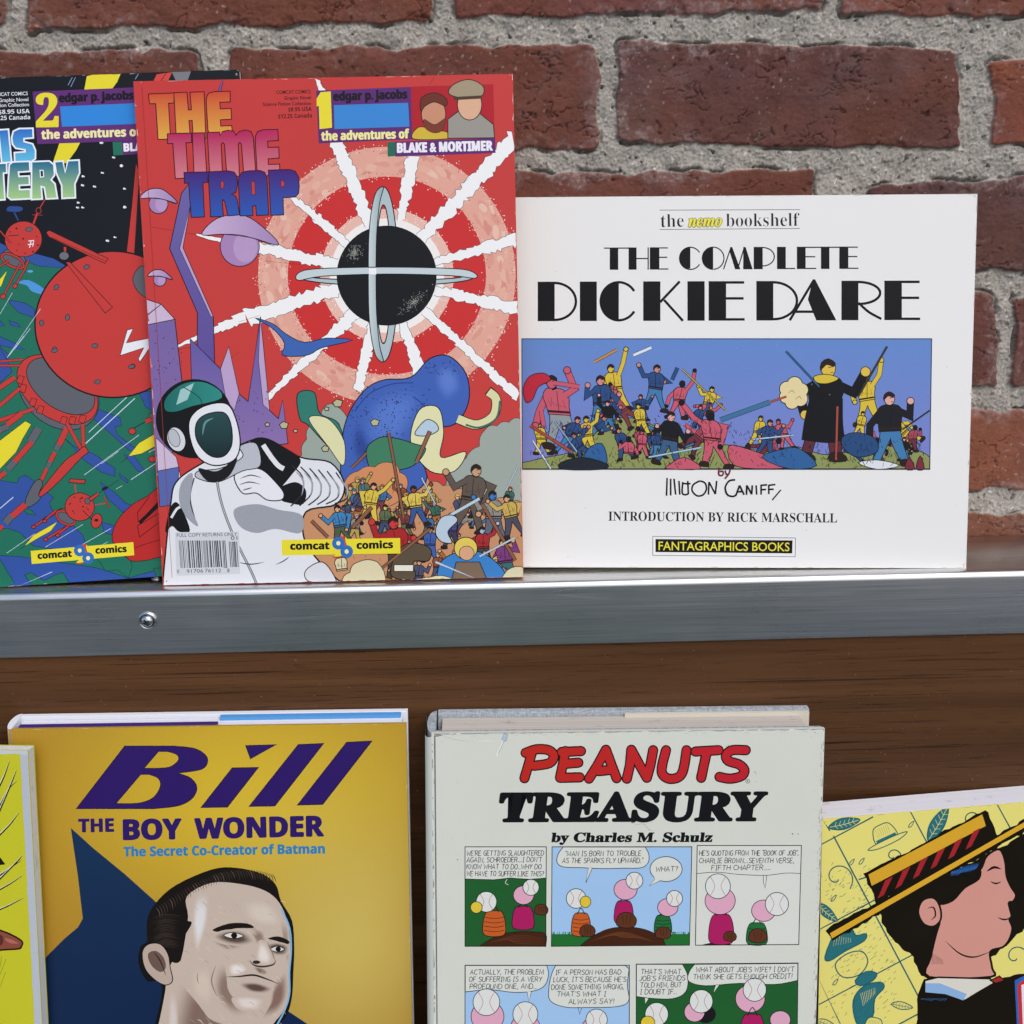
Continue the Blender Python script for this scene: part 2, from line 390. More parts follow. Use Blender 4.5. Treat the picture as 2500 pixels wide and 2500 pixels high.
# ------------------------------------------------------------------ printed covers: flat inks stacked on the cover board
class Art:
    """collects printed shapes of one cover; points are read off the photograph and carried onto the cover's own plane"""
    def __init__(s, pose):
        s.pos = Vector(pose[:3]); s.R = rz(pose[4]) @ rx(-pose[3]) @ ry(pose[5]); s.Ri = s.R.transposed()
        s.n = s.R @ Vector((0, -1, 0)); s.w, s.h = pose[6], pose[7]; s.z = (0, 0, 1.0); s.lay = 0
        s.V = []; s.F = []; s.C = []; s.clip = True; s.NG = 220; s.G = np.zeros((s.NG+1, s.NG+1), int)
    def uv(s, x, y):
        px = s.z[0]+x/s.z[2]; py = s.z[1]+y/s.z[2]
        d = ray(px, py); c = Vector(CAM); t = (s.pos-c).dot(s.n)/d.dot(s.n)
        q = s.Ri @ (c+d*t-s.pos); return (q.x, q.z)
    def lift(s, uvs, tris):
        # ink level: one above whatever is already printed under this shape
        cells = []; k = s.NG/max(s.w, s.h)
        for t in tris:
            us = [uvs[i][0] for i in t]; vs = [uvs[i][1] for i in t]
            c = lambda x: int(min(max(x*k, 0), s.NG))
            cells.append((slice(c(min(us)), c(max(us))+1), slice(c(min(vs)), c(max(vs))+1)))
        L = 1+max([int(s.G[c].max()) for c in cells] or [0])
        for c in cells: s.G[c] = np.maximum(s.G[c], L)
        s.lay = max(s.lay, L); return -(.00002+L*.0000016)
    def tri(s, uvs, tris, cols):
        y = s.lift(uvs, tris); b = len(s.V)
        for (u, v) in uvs:
            if s.clip: u = min(max(u, .0002), s.w-.0002); v = min(max(v, .0002), s.h-.0002)
            s.V.append((u, y, v))
        s.C += cols; s.F += [tuple(b+i for i in t) for t in tris]
    def col(s, c, pts):
        """colour: '#rrggbb' or ('grad', c0, c1, axis 'y'/'x', a, b) in drawing coordinates"""
        if isinstance(c, str): k = lin(c); return [k]*len(pts)
        _, c0, c1, ax, a, b = c; l0, l1 = lin(c0), lin(c1); o = []
        for p in pts:
            t = min(max((p[1 if ax == 'y' else 0]-a)/(b-a), 0), 1); o.append(tuple(l0[i]*(1-t)+l1[i]*t for i in range(3)))
        return o
    def poly(s, pts, c, holes=(), ol=None, oc='#101012'):
        loops = [pts]+list(holes); flat = [p for l in loops for p in l]
        uvl = [[s.uv(*p) for p in l] for l in loops]
        tr = tessellate_polygon([[Vector((u, v, 0)) for u, v in l] for l in uvl])
        uf = [q for l in uvl for q in l]; T = []
        for t in tr:
            a, b, cc = (uf[i] for i in t)
            ar = (b[0]-a[0])*(cc[1]-a[1])-(b[1]-a[1])*(cc[0]-a[0])
            if abs(ar) > 1e-13: T.append(t if ar > 0 else t[::-1])
        s.tri(uf, T, s.col(c, flat))
        if ol:
            for l in loops: s.line(l, ol*1.35, oc, True)
    def line(s, pts, wd, c='#101012', closed=False, taper=False, w1=None):
        P = [Vector(p) for p in pts]; Q = [P[0]]
        for p in P[1:]:
            if (p-Q[-1]).length > 1e-4: Q.append(p)
        if closed and (Q[0]-Q[-1]).length < 1e-4: Q.pop()
        n = len(Q)
        if n < 2: return
        L = []; R = []
        for i in range(n):
            if closed: d0 = Q[i]-Q[i-1]; d1 = Q[(i+1) % n]-Q[i]
            else: d0 = Q[i]-Q[i-1] if i else Q[1]-Q[0]; d1 = Q[i+1]-Q[i] if i < n-1 else Q[i]-Q[i-1]
            d0 = d0.normalized(); d1 = d1.normalized(); t = d0+d1
            if t.length < .3: t = d1.copy()
            t.normalize(); nn = Vector((-t.y, t.x)); k = 1/max(.5, nn.dot(Vector((-d1.y, d1.x))))
            ww = wd
            if w1 is not None: ww = wd+(w1-wd)*i/(n-1)
            if taper: ww = wd*max(.12, math.sin(math.pi*(i+.25)/(n-.5)))
            L.append(Q[i]+nn*ww*.5*k); R.append(Q[i]-nn*ww*.5*k)
        pts2 = [tuple(p) for p in L+R]; uvs = [s.uv(*p) for p in pts2]; T = []
        for i in range(n if closed else n-1):
            j = (i+1) % n; T.append((i, n+i, n+j, j))
        # orientation towards the viewer
        o = []
        for t in T:
            a, b, cc = uvs[t[0]], uvs[t[1]], uvs[t[2]]
            o.append(t if (b[0]-a[0])*(cc[1]-a[1])-(b[1]-a[1])*(cc[0]-a[0]) > 0 else t[::-1])
        s.tri(uvs, o, s.col(c, pts2))
    def ell(s, x, y, rx_, ry_=None, c='#000000', ol=None, oc='#101012', rot=0, n=36, a0=0, a1=360, hole=None):
        ry_ = ry_ or rx_; cr, sr = math.cos(R_(rot)), math.sin(R_(rot))
        def ring(a, b, m): return [(x+a*math.cos(t)*cr-b*math.sin(t)*sr, y+a*math.cos(t)*sr+b*math.sin(t)*cr) for t in (R_(a0+(a1-a0)*k/m) for k in range(m if a1-a0 >= 360 else m+1))]
        s.poly(ring(rx_, ry_, n), c, [ring(*hole, n)] if hole else (), ol, oc)
    def rect(s, x0, y0, x1, y1, c, ol=None, oc='#101012'): s.poly([(x0, y0), (x1, y0), (x1, y1), (x0, y1)], c, (), ol, oc)
    @staticmethod
    def smooth(pts, closed=True, k=5):
        n = len(pts); o = []
        rngi = range(n if closed else n-1)
        for i in rngi:
            g = (lambda j: pts[j % n]) if closed else (lambda j: pts[min(max(j, 0), n-1)])
            a, b, c, d = g(i-1), g(i), g(i+1), g(i+2)
            for q in range(k):
                t = q/k
                o.append(tuple(.5*((2*b[m])+(c[m]-a[m])*t+(2*a[m]-5*b[m]+4*c[m]-d[m])*t*t+(3*b[m]-a[m]-3*c[m]+d[m])*t**3) for m in (0, 1)))
        if not closed: o.append(pts[-1])
        return o
    @staticmethod
    def soft(pts, k=6):
        """closed outline; points (x, y, 1) are sharp corners, the others are rounded through"""
        n = len(pts); o = []
        for i in range(n):
            b, c = pts[i], pts[(i+1) % n]; sb, sc = len(b) > 2, len(c) > 2
            if sb and sc: o.append(b[:2]); continue
            a = b if sb else pts[i-1]; d = c if sc else pts[(i+2) % n]
            for q in range(k):
                t = q/k
                o.append(tuple(.5*((2*b[m])+(c[m]-a[m])*t+(2*a[m]-5*b[m]+4*c[m]-d[m])*t*t+(3*b[m]-a[m]-3*c[m]+d[m])*t**3) for m in (0, 1)))
        return o
    def blob(s, pts, c, ol=None, oc='#101012', k=5): s.poly(s.smooth(pts, True, k), c, (), ol, oc)
    def curve(s, pts, wd, c='#101012', taper=False, k=5, w1=None): s.line(s.smooth(pts, False, k), wd, c, False, taper, w1)
    def dots(s, pts, r, c):
        uvs = []; T = []; cols = []; k = lin(c)
        for x, y in pts:
            b = len(uvs); rr = r*random.uniform(.6, 1.3)
            for a in range(5): uvs.append(s.uv(x+rr*math.cos(a*1.2566), y-rr*math.sin(a*1.2566)))
            T.append(tuple(b+i for i in range(5)))
        s.tri(uvs, T, [k]*len(uvs))
    # ---- type
    glyphs = {}
    def text(s, body, a, b, cap, c, font='sans', bold=0.0, shear=0.0, ol=None, oc='#101012', track=1.0):
        """type set along the baseline a->b, filling it exactly, capital height cap (drawing units)"""
        if font in ('serif', 'serifit', 'sansb'):
            base = {'serif': (0x1D400, 0x1D41A, 0x1D7CE), 'serifit': (0x1D468, 0x1D482, 0x1D7CE), 'sansb': (0x1D5D4, 0x1D5EE, 0x1D7EC)}[font]
            body2 = ''.join(chr(base[0]+ord(q)-65) if 'A' <= q <= 'Z' else chr(base[1]+ord(q)-97) if 'a' <= q <= 'z' else chr(base[2]+ord(q)-48) if '0' <= q <= '9' else q for q in body)
        else: body2 = body
        if bold > .014:                       # heavier type: overprinted a hair to each side
            e = (bold-(0 if font == 'sansb' else .010))*cap/.72; ax = (Vector(b)-Vector(a)).normalized(); k = 0.0 if font == 'sansb' else .010
            for dx, dy in ((-1, 0), (1, 0), (0, -.7), (0, .7), (-.7, -.5), (.7, .5), (-.7, .5), (.7, -.5)):
                o = ax*(dx*e)+Vector((-ax.y, ax.x))*dy*e
                s.text(body, tuple(Vector(a)+ax*e+o), tuple(Vector(b)-ax*e+o), cap-1.2*e, c, font, k, shear)
            return
        if font == 'sansb': bold = 0.0
        key = (body2, bold, track)
        if key not in Art.glyphs:
            cu = bpy.data.curves.new('type', 'FONT'); cu.body = body2; cu.offset = bold; cu.resolution_u = 3; cu.space_character = track
            ob = bpy.data.objects.new('type', cu); me = bpy.data.meshes.new_from_object(ob)
            Art.glyphs[key] = ([tuple(q.co[:2]) for q in me.vertices], [tuple(p.vertices) for p in me.polygons])
            bpy.data.meshes.remove(me); bpy.data.objects.remove(ob); bpy.data.curves.remove(cu)
        V, F = Art.glyphs[key]
        x0 = min(v[0] for v in V); x1 = max(v[0] for v in V)
        H = .73 if font in ('sans',) else .70
        H += bold*1.2
        ax = Vector(b)-Vector(a); L = ax.length; ax.normalize(); up = Vector((ax.y, -ax.x))
        pts = []
        for vx, vy in V:
            t = (vx-x0)/(x1-x0)*L; hh = (vy+bold*.6)/H*cap
            p = Vector(a)+ax*(t+shear*(hh-cap/2))+up*hh; pts.append(tuple(p))
        s.tri([s.uv(*p) for p in pts], [tuple(f) for f in F], s.col(c, pts))
    STROKES = {
     'A': [[(0, 0), (2, 6), (4, 0)], [(.7, 2), (3.3, 2)]], 'B': [[(0, 0), (0, 6), (2.6, 6), (3.3, 5), (2.6, 3.3), (0, 3.1)], [(2.6, 3.2), (3.6, 1.8), (2.8, 0), (0, 0)]],
     'C': [[(3.6, 5.2), (2.3, 6), (.6, 5), (0, 3), (.6, .8), (2.2, 0), (3.6, .8)]], 'D': [[(0, 0), (0, 6), (2, 5.8), (3.7, 4.2), (3.6, 1.8), (2, .1), (0, 0)]],
     'E': [[(3.2, 6), (0, 6), (0, 0), (3.2, 0)], [(0, 3.1), (2.6, 3.1)]], 'F': [[(3.2, 6), (0, 6), (0, 0)], [(0, 3.1), (2.6, 3.1)]],
     'G': [[(3.6, 5.3), (2.2, 6), (.5, 5), (0, 3), (.6, .8), (2.2, 0), (3.6, .9), (3.6, 2.6), (2, 2.6)]], 'H': [[(0, 0), (0, 6)], [(3.6, 0), (3.6, 6)], [(0, 3), (3.6, 3)]],
     'I': [[(.9, 0), (.9, 6)], [(0, 6), (1.8, 6)], [(0, 0), (1.8, 0)]], 'J': [[(2.8, 6), (2.8, 1.2), (1.6, 0), (.2, .9)]], 'K': [[(0, 0), (0, 6)], [(3.4, 6), (0, 2.6)], [(1.1, 3.6), (3.6, 0)]],
     'L': [[(0, 6), (0, 0), (3, 0)]], 'M': [[(0, 0), (.4, 6), (2.5, .8), (4.6, 6), (5, 0)]], 'N': [[(0, 0), (.2, 6), (3.4, 0), (3.6, 6)]],
     'O': [[(1.9, 6), (.5, 5), (0, 3), (.5, .9), (1.9, 0), (3.3, .9), (3.8, 3), (3.3, 5), (1.9, 6)]], 'P': [[(0, 0), (0, 6), (2.6, 5.8), (3.4, 4.5), (2.6, 3), (0, 2.7)]],
     'Q': [[(1.9, 6), (.5, 5), (0, 3), (.5, .9), (1.9, 0), (3.3, .9), (3.8, 3), (3.3, 5), (1.9, 6)], [(2.2, 1.6), (4, -.4)]], 'R': [[(0, 0), (0, 6), (2.6, 5.8), (3.3, 4.6), (2.6, 3.2), (0, 3)], [(1.6, 3.1), (3.6, 0)]],
     'S': [[(3.3, 5.3), (2, 6), (.4, 5.4), (.5, 4), (2.9, 2.6), (3.3, 1.1), (1.9, 0), (0, .8)]], 'T': [[(0, 6), (4, 6)], [(2, 6), (2, 0)]],
     'U': [[(0, 6), (0, 1.6), (1.1, 0), (2.5, 0), (3.6, 1.5), (3.6, 6)]], 'V': [[(0, 6), (1.9, 0), (3.8, 6)]], 'W': [[(0, 6), (1, 0), (2.5, 4.2), (4, 0), (5, 6)]],
     'X': [[(0, 6), (3.6, 0)], [(3.6, 6), (0, 0)]], 'Y': [[(0, 6), (1.8, 3)], [(3.6, 6), (1, 0)]], 'Z': [[(0, 6), (3.5, 6), (0, 0), (3.5, 0)]],
     '.': [[(.0, .1), (.9, .7)]], ',': [[(.6, .7), (.1, -1)]], "'": [[(.5, 6.2), (.3, 4.8)]], '"': [[(.3, 6.4), (.2, 5)], [(1.1, 6.4), (1, 5)]],
     '?': [[(0, 5), (1.2, 6), (2.5, 5), (1.3, 3), (1.2, 1.8)], [(1.1, .5), (1.3, 0)]], '!': [[(.5, 6.2), (.4, 1.8)], [(.3, .5), (.5, 0)]], '-': [[(0, 3), (2, 3)]]}
    def hand(s, body, a, b, cap, wd, c='#15151a', slant=.12, gap=1.15, space=2.6, jit=.12):
        x = 0; S_ = []
        rg = random.Random(len(body)*7+ord(body[0]))
        for ch in body:
            if ch == ' ': x += space; continue
            g = s.STROKES[ch]; wmax = max(p[0] for st in g for p in st)
            dy = rg.uniform(-jit, jit)*2
            for st in g: S_.append([(x+p[0]+rg.uniform(-jit, jit), p[1]+dy+rg.uniform(-jit, jit)) for p in st])
            x += wmax+gap
        tot = x-gap; ax = Vector(b)-Vector(a); L = ax.length; ax.normalize(); up = Vector((ax.y, -ax.x))
        for st in S_:
            pts = [tuple(Vector(a)+ax*(p[0]/tot*L+slant*(p[1]/6*cap-cap/2))+up*(p[1]/6*cap)) for p in st]
            if len(pts) > 3: pts = s.smooth(pts, False, 2) if len(pts) > 5 else pts
            s.line(pts, wd, c)
    def sblob(s, pts, c0, c1, n=9, k=4, grow=1.25, shrink=.35):
        """airbrushed patch: nested shapes running from the colour around (c0) to the core colour (c1)"""
        P = s.smooth(pts, True, k); cx = sum(p[0] for p in P)/len(P); cy = sum(p[1] for p in P)/len(P); l0, l1 = lin(c0), lin(c1)
        for i in range(n):
            t = i/(n-1); f = grow+(shrink-grow)*t; e = t*t*(3-2*t)*.9+.1*t
            q = [(cx+(x-cx)*f, cy+(y-cy)*f) for x, y in P]; col = tuple(l0[j]*(1-e)+l1[j]*e for j in range(3))
            s.poly(q, ''.join(['#']+['%02x' % int(round(255*(12.92*v if v <= .0031308 else 1.055*v**(1/2.4)-.055))) for v in col]))
    def worn(s, seed, cols, n=120, wd=.0006, corners=.007):
        """rubbed edges: small nicks of bare paper along the rim and at the corners"""
        rg = random.Random(seed); T = []; U = []; C = []
        def nick(u, v, lu, lv):
            b = len(U); k = lin(rg.choice(cols))
            pts = [(u, v), (u+lu*.5+rg.uniform(-1, 1)*abs(lv)*.2, v+rg.uniform(0, .3)*lv), (u+lu, v+lv*.3), (u+lu*.7, v+lv), (u+lu*.2, v+lv*.8)]
            U.extend((min(max(a, .0001), s.w-.0001), min(max(b_, .0001), s.h-.0001)) for a, b_ in pts); C.extend([k]*5); T.append(tuple(b+i for i in range(5)))
        for k in range(n):
            L = rg.uniform(.001, .006); W_ = rg.uniform(.3, 1)*wd; e = rg.randrange(4)
            if e == 0: nick(0, rg.uniform(0, s.h), W_, L)
            elif e == 1: nick(s.w-W_, rg.uniform(0, s.h), W_, L)
            elif e == 2: nick(rg.uniform(0, s.w), s.h-W_, L, W_)
            else: nick(rg.uniform(0, s.w), 0, L, W_)
        for (cu, cv) in ((0, 0), (s.w, 0), (s.w, s.h), (0, s.h)):
            for k in range(5): nick(abs(cu-abs(rg.gauss(0, corners*.3))), abs(cv-abs(rg.gauss(0, corners*.3))), rg.uniform(-.0012, .0012), rg.uniform(.0004, .0012))
        F = []
        for t in T:
            a, b, c = (U[i] for i in t[:3]); ar = sum(U[t[i]][0]*U[t[(i+1) % 5]][1]-U[t[(i+1) % 5]][0]*U[t[i]][1] for i in range(5)); F.append(t if ar > 0 else t[::-1])
        for t in F: s.tri([U[i] for i in t], [(0, 1, 2, 3, 4)], [C[i] for i in t])
    def build(s, name, base, parent, mat, grid=None, thick=.0005, x_edges=True):
        """cover sheet: a thin board whose face carries the inks"""
        V = []; F = []; C = []
        nx, ny = grid or (1, 1)
        for j in range(ny+1):
            for i in range(nx+1):
                u, v = s.w*i/nx, s.h*j/ny; V.append((u, 0, v)); C.append(base(u, v) if callable(base) else lin(base))
        for j in range(ny):
            for i in range(nx):
                a = j*(nx+1)+i; F.append((a, a+1, a+nx+2, a+nx+1))
        b = len(V); ec = C[0] if not callable(base) else base(s.w*.02, s.h*.9)
        for y in (0, thick):
            for u, v in ((0, 0), (s.w, 0), (s.w, s.h), (0, s.h)): V.append((u, y, v)); C.append(ec)
        F += [(b+4, b+7, b+6, b+5), (b, b+4, b+5, b+1), (b+1, b+5, b+6, b+2), (b+2, b+6, b+7, b+3), (b+3, b+7, b+4, b)]
        k = len(V); V += s.V; C += s.C; F += [tuple(k+i for i in f) for f in s.F]
        o = mesh_obj(name, V, F, mat, parent)
        at = o.data.color_attributes.new('Col', 'FLOAT_COLOR', 'POINT')
        at.data.foreach_set('color', np.array([(*c[:3], 1) for c in C]).ravel())
        return o
def print_mat(name, rough=.38, spec=.45, wear=0.0, soft=.0):
    spec *= .42
    M = NT(name); a = M.n('VertexColor', layer_name='Col'); v = M.coords()
    n = M.noise(18, 5, .65, v); fine = M.noise(900, 2, .6, v)
    c = M.mix(.10+wear, a.outputs[0], M.ramp(n, [(.25, G(.40)), (.75, G(.58))]), 'OVERLAY')
    c = M.mix(.10, c, M.ramp(fine, [(.3, G(.35)), (.7, G(.65))]), 'OVERLAY')
    if wear:
        sp = M.ramp(M.noise(160, 4, .75, v), [(.70, G(0)), (.76, G(1))]); c = M.mix(M.math('MULTIPLY', sp, wear*1.2), c, lin('#8f897c'))
    M.set(Base_Color=c, Roughness=M.math('ADD', M.math('MULTIPLY', n, .34), rough-.17)); M.b.inputs['Specular IOR Level'].default_value = spec
    M.bump(M.math('ADD', M.math('MULTIPLY', M.noise(9, 3, .5, v), 9.0), M.math('MULTIPLY', fine, .12)), .05, .001)
    return M.m
def paper_mat(name, colr, dirt=.3, lines=1500):
    M = NT(name); c = M.n('TexCoord'); mp = M.n('Mapping'); mp.inputs['Scale'].default_value = (3, lines, 3); M.l(c.outputs['Object'], mp.inputs[0])
    st = M.noise(1, 3, .7, mp.outputs[0]); d = M.noise(70, 5, .75, M.coords((1, 2.5, 1)))
    cc = M.mix(.35, lin(colr), M.ramp(st, [(.35, G(.30)), (.65, G(.62))]), 'OVERLAY')
    cc = M.mix(M.math('MULTIPLY', M.ramp(d, [(.60, G(0)), (.70, G(1))]), dirt), cc, lin('#5a5048'))
    M.set(Base_Color=cc, Roughness=.9); M.bump(st, .3, .0003); return M.m
def cloth_mat(name, colr):
    M = NT(name); a = M.noise(1, 2, .6, M.coords((2600, 200, 300))); b = M.noise(1, 2, .6, M.coords((300, 200, 2600))); st = M.math('ADD', M.math('MULTIPLY', a, .5), M.math('MULTIPLY', b, .5))
    d = M.noise(60, 4, .7, M.coords())
    c = M.mix(.6, lin(colr), M.ramp(st, [(.4, G(.25)), (.6, G(.75))]), 'OVERLAY')
    c = M.mix(M.ramp(d, [(.55, G(0)), (.75, G(.7))]), c, lin('#8d857a'))
    M.set(Base_Color=c, Roughness=.95); M.bump(st, .5, .0004); return M.m
def book_root(name, pose, label, cat, group='comic books on the shelves'):
    o = link(bpy.data.objects.new(name, None)); o.empty_display_size = .05
    o.matrix_world = Matrix.Translation(pose[:3]) @ (rz(pose[4]) @ rx(-pose[3]) @ ry(pose[5])).to_4x4()
    return tag(o, label, cat, group)
def sheared_box(name, parent, mat, x0, x1, y0, y1, z0, z1, rise, bev=.0):
    v = []; f = []; box(v, f, x0, x1, y0, y1, z0, z1)
    v = [(x, y, z+rise*y) for x, y, z in v]
    o = mesh_obj(name, v, f, mat, parent)
    if bev:
        b = o.modifiers.new('soft_edges', 'BEVEL'); b.width = bev; b.segments = 2
    return o
def spine_part(parent, mat, t, h, rise, r=.0, x=-.0, y0=0.0):
    """rounded spine along the left edge"""
    v = []; f = []; n = 8
    for z in (0, h):
        for k in range(n+1):
            a = math.pi*k/n; yy = y0+t*.5-t*.5*math.cos(a); v.append((x-r*math.sin(a), yy, z+rise*yy))
        for k in range(n, -1, -1):
            yy = y0+t*k/n; v.append((x+.0008, yy, z+rise*yy))
    m = 2*(n+1)
    for i in range(m): f.append((i, (i+1) % m, m+(i+1) % m, m+i))
    f.append(tuple(range(m))[::-1]); f.append(tuple(range(m, 2*m)))
    return mesh_obj('spine', v, f, mat, parent)
Z1 = (0, 0, 1.5456); Z2 = (1250, 0, 1.5456); Z3 = (0, 800, 1.48615); Z4 = (1200, 800, 1.48615)
Z5 = (0, 1650, 1.84); Z6 = (1000, 1650, 1.84); Z7 = (1850, 1650, 2.27231); Z8 = (330, 180, 4.11064)
Z9 = (0, 150, 2.576); Z10 = (0, 850, 3.0667); ZY = (0, 1780, 2.6833); ZF = (0, 0, .7728)
INK = '#0e0e12'
PT = dict(tt=[-.199315, .008751, .0003, .168463, -.012788, -.004381, .213682, .28777],
 dk=[-.006103, .021638, .002765, .202055, -.046819, .009837, .28717, .220726],
 pn=[-.04736, -.077778, -.367366, .175214, .016933, .022474, .2324, .289977],
 bl=[-.294673, -.059061, -.355114, .157774, .001496, .011816, .234177, .279982],
 rb=[.199773, -.046731, -.426014, .07583, .060252, -.021222, .220094, .279954],
 at=[-.34619, .007309, -.0005, .16874, .049559, -.029855, .21491, .289519],
 yl=[-.482291, -.065029, -.344537, .135936, -.010303, .032907, .200051, .269986])
def stand(p, zs):
    """slide the lower edge along the cover so that the lower corner meets the shelf"""
    R = rz(p[4]) @ rx(-p[3]) @ ry(p[5]); lo = min(p[2], (Vector(p[:3])+R @ Vector((p[6], 0, 0))).z)
    d = (zs+.0004-lo)/(R @ Vector((0, 0, 1))).z
    q = Vector(p[:3])+R @ Vector((0, 0, d)); return [*q, *p[3:7], p[7]-d]
for k in ('pn', 'bl', 'rb', 'yl'): PT[k] = stand(PT[k], SHELF_Z)
# ------------------------------------------------------------------ stand-in drawing helpers
def peg(a, x, y, s, top, legs=None, head='#d9a988', lean=0, arm=None, ol=1.2, hat=None):
    """small plain figure without a face: legs, boots, body, belt, arms, head; (x, y) is where it stands, s its height"""
    rh = random.Random(int(x*31+y*17)); ro = rh.uniform(-.22, .22) if s < 300 else 0; mir = rh.choice((-1, 1)) if s < 260 else 1
    if s < 150 and rh.random() < .25: ro += rh.choice((-1, 1))*rh.uniform(.6, 1.2)
    cr, sr = math.cos(ro), math.sin(ro)
    q = lambda u, v: (x+s*((u*cr+v*sr)*mir+lean*v), y-s*(v*cr-u*sr))
    if arm is not None: arm += rh.uniform(-.25, .2)
    e1, e2 = rh.uniform(-.12, .12), rh.uniform(-.2, .25)
    if legs:
        st = .07 if s > 300 else .13
        a.poly(a.soft([(*q(-.13, .52), 1), (*q(.13, .52), 1), q(.17, .28), (*q(.12+st, .02), 1), (*q(st+.01, .02), 1), q(.03, .26), (*q(0, .36), 1), q(-.06, .24), (*q(-st-.05, .0), 1), (*q(-st-.16, .0), 1), q(-.17, .26)], 3), legs, ol=ol)
        for u in (st+.01, -st-.16): a.blob([q(u-.01, .07), q(u+.11, .07), q(u+.17, .0), q(u+.1, -.02), q(u-.01, -.01)], '#2a1d18', ol*.7, k=2)
    skn = head if head not in (INK,) else '#c98a78'
    if arm is not None:
        P = [q(-.11, .74), q(-.27, .60+e1), q(-.24+e1, .44+e2)]; a.line(P, s*.085+ol*2, INK); a.line(P, s*.085, top); a.ell(*P[-1], s*.045, s*.045, skn, ol, n=10)
    a.poly(a.soft([(*q(-.15, .46), 1), q(-.16, .58), q(-.18, .70), q(-.12, .80), q(0, .82), q(.12, .80), q(.17, .70), q(.15, .58), (*q(.15, .46), 1)], 3), top, ol=ol)
    a.line([q(-.15, .50), q(.15, .50)], s*.03, '#2b1c14'); a.line([q(.0, .50), q(.02, .78)], ol, INK); a.line([q(-.10, .56), q(-.06, .70)], ol, INK, taper=True); a.line([q(.10, .55), q(.08, .66)], ol, INK, taper=True)
    if arm is not None:
        P = [q(.12, .73), q(.27, .64+arm*.8), q(.33+e1, .84+arm)]; a.line(P, s*.08+ol*2, INK); a.line(P, s*.08, top); a.ell(*P[-1], s*.05, s*.05, skn, ol, n=10)
    h = q(lean*.1, .895); a.line([q(0, .80), h], s*.07, INK); a.ell(h[0], h[1], s*.07, s*.085, head, ol, n=16)
    a.line([(h[0]+s*.0, h[1]-s*.012), (h[0]+s*.045, h[1]-s*.02)], ol*1.2, INK); a.line([(h[0]+s*.02, h[1]+s*.04), (h[0]+s*.05, h[1]+s*.035)], ol*1.2, INK)
    for k in range(5): u = -.12+.045*k; a.line([q(u, .66-.02*k), q(u+.03, .57)], ol*.9, INK, taper=True)
    hc = hat or ('#2a1a14' if head != INK else '#40221c')
    a.blob([(h[0]-s*.078, h[1]+s*.02), (h[0]-s*.07, h[1]-s*.06), (h[0], h[1]-s*.1), (h[0]+s*.07, h[1]-s*.055), (h[0]+s*.05, h[1]-s*.02), (h[0]-s*.02, h[1]-s*.04)], hc, ol*.6, k=2)
def cloud(a, pts, c, ol=1.6, oc='#2a2c30'):
    P = []
    n = len(pts)
    for i in range(n):
        p, q = pts[i], pts[(i+1) % n]; L = math.hypot(q[0]-p[0], q[1]-p[1]); m = max(1, int(L/45))
        for k in range(m):
            for t in (0, .25, .5, .75):
                u = (k+t)/m; b = math.sin(math.pi*t)*9
                P.append((p[0]+(q[0]-p[0])*u+(q[1]-p[1])/L*b, p[1]+(q[1]-p[1])*u-(q[0]-p[0])/L*b))
    a.poly(P, c, ol=ol, oc=oc)
def jag(a, p, q, w0, w1, c='#f0f0ee', seed=0, ol=1.6, amp=.16):
    w0 *= 1.3; w1 *= 1.3
    rg = random.Random(seed); P = Vector(p); D = Vector(q)-P; L = D.length; D.normalize(); N = Vector((-D.y, D.x)); n = max(5, int(L/11)); l = []; r = []
    for i in range(n+1):
        t = i/n; wd = w0+(w1-w0)*t
        l.append(tuple(P+D*(t*L+rg.uniform(-9, 9))+N*wd*(.5+rg.uniform(-amp, amp))))
        r.append(tuple(P+D*(t*L+rg.uniform(-9, 9))-N*wd*(.5+rg.uniform(-amp, amp))))
    pts = l+r[::-1]
    a.poly(pts, c)
    if ol: a.line(l, ol, '#3a1512'); a.line(r, ol, '#3a1512')
def comcat(a, q, t1, t2, d1, d2, r, xh):
    a.poly(q, '#e6d831')
    a.text('comcat', *t1, xh, INK, 'sansb', .04); a.text('comics', *t2, xh, INK, 'sansb', .04)
    (x1, y1), (x2, y2) = d1, d2
    for k in range(4):
        o = r*.34*k
        a.ell(x1+r*.7+o*.55, y1-r*.2, r*.30, r*.95, '#c8402f', rot=-18, n=18); a.ell(x1+r*.82+o*.55, y1-r*.15, r*.2, r*.8, '#e6d831', rot=-18, n=18)
        a.ell(x2-r*.9-o*.3, y2+r*.45+o*.2, r*.95, r*.28, '#c8402f', rot=-12, n=18); a.ell(x2-r*.85-o*.3, y2+r*.33+o*.2, r*.85, r*.2, '#e6d831', rot=-12, n=18)
    for x, y in (d1, d2):
        a.ell(x, y, r, r, '#2f6cb4', n=24); a.ell(x, y, r*.33, r*.36, '#f0e9a0', n=14)
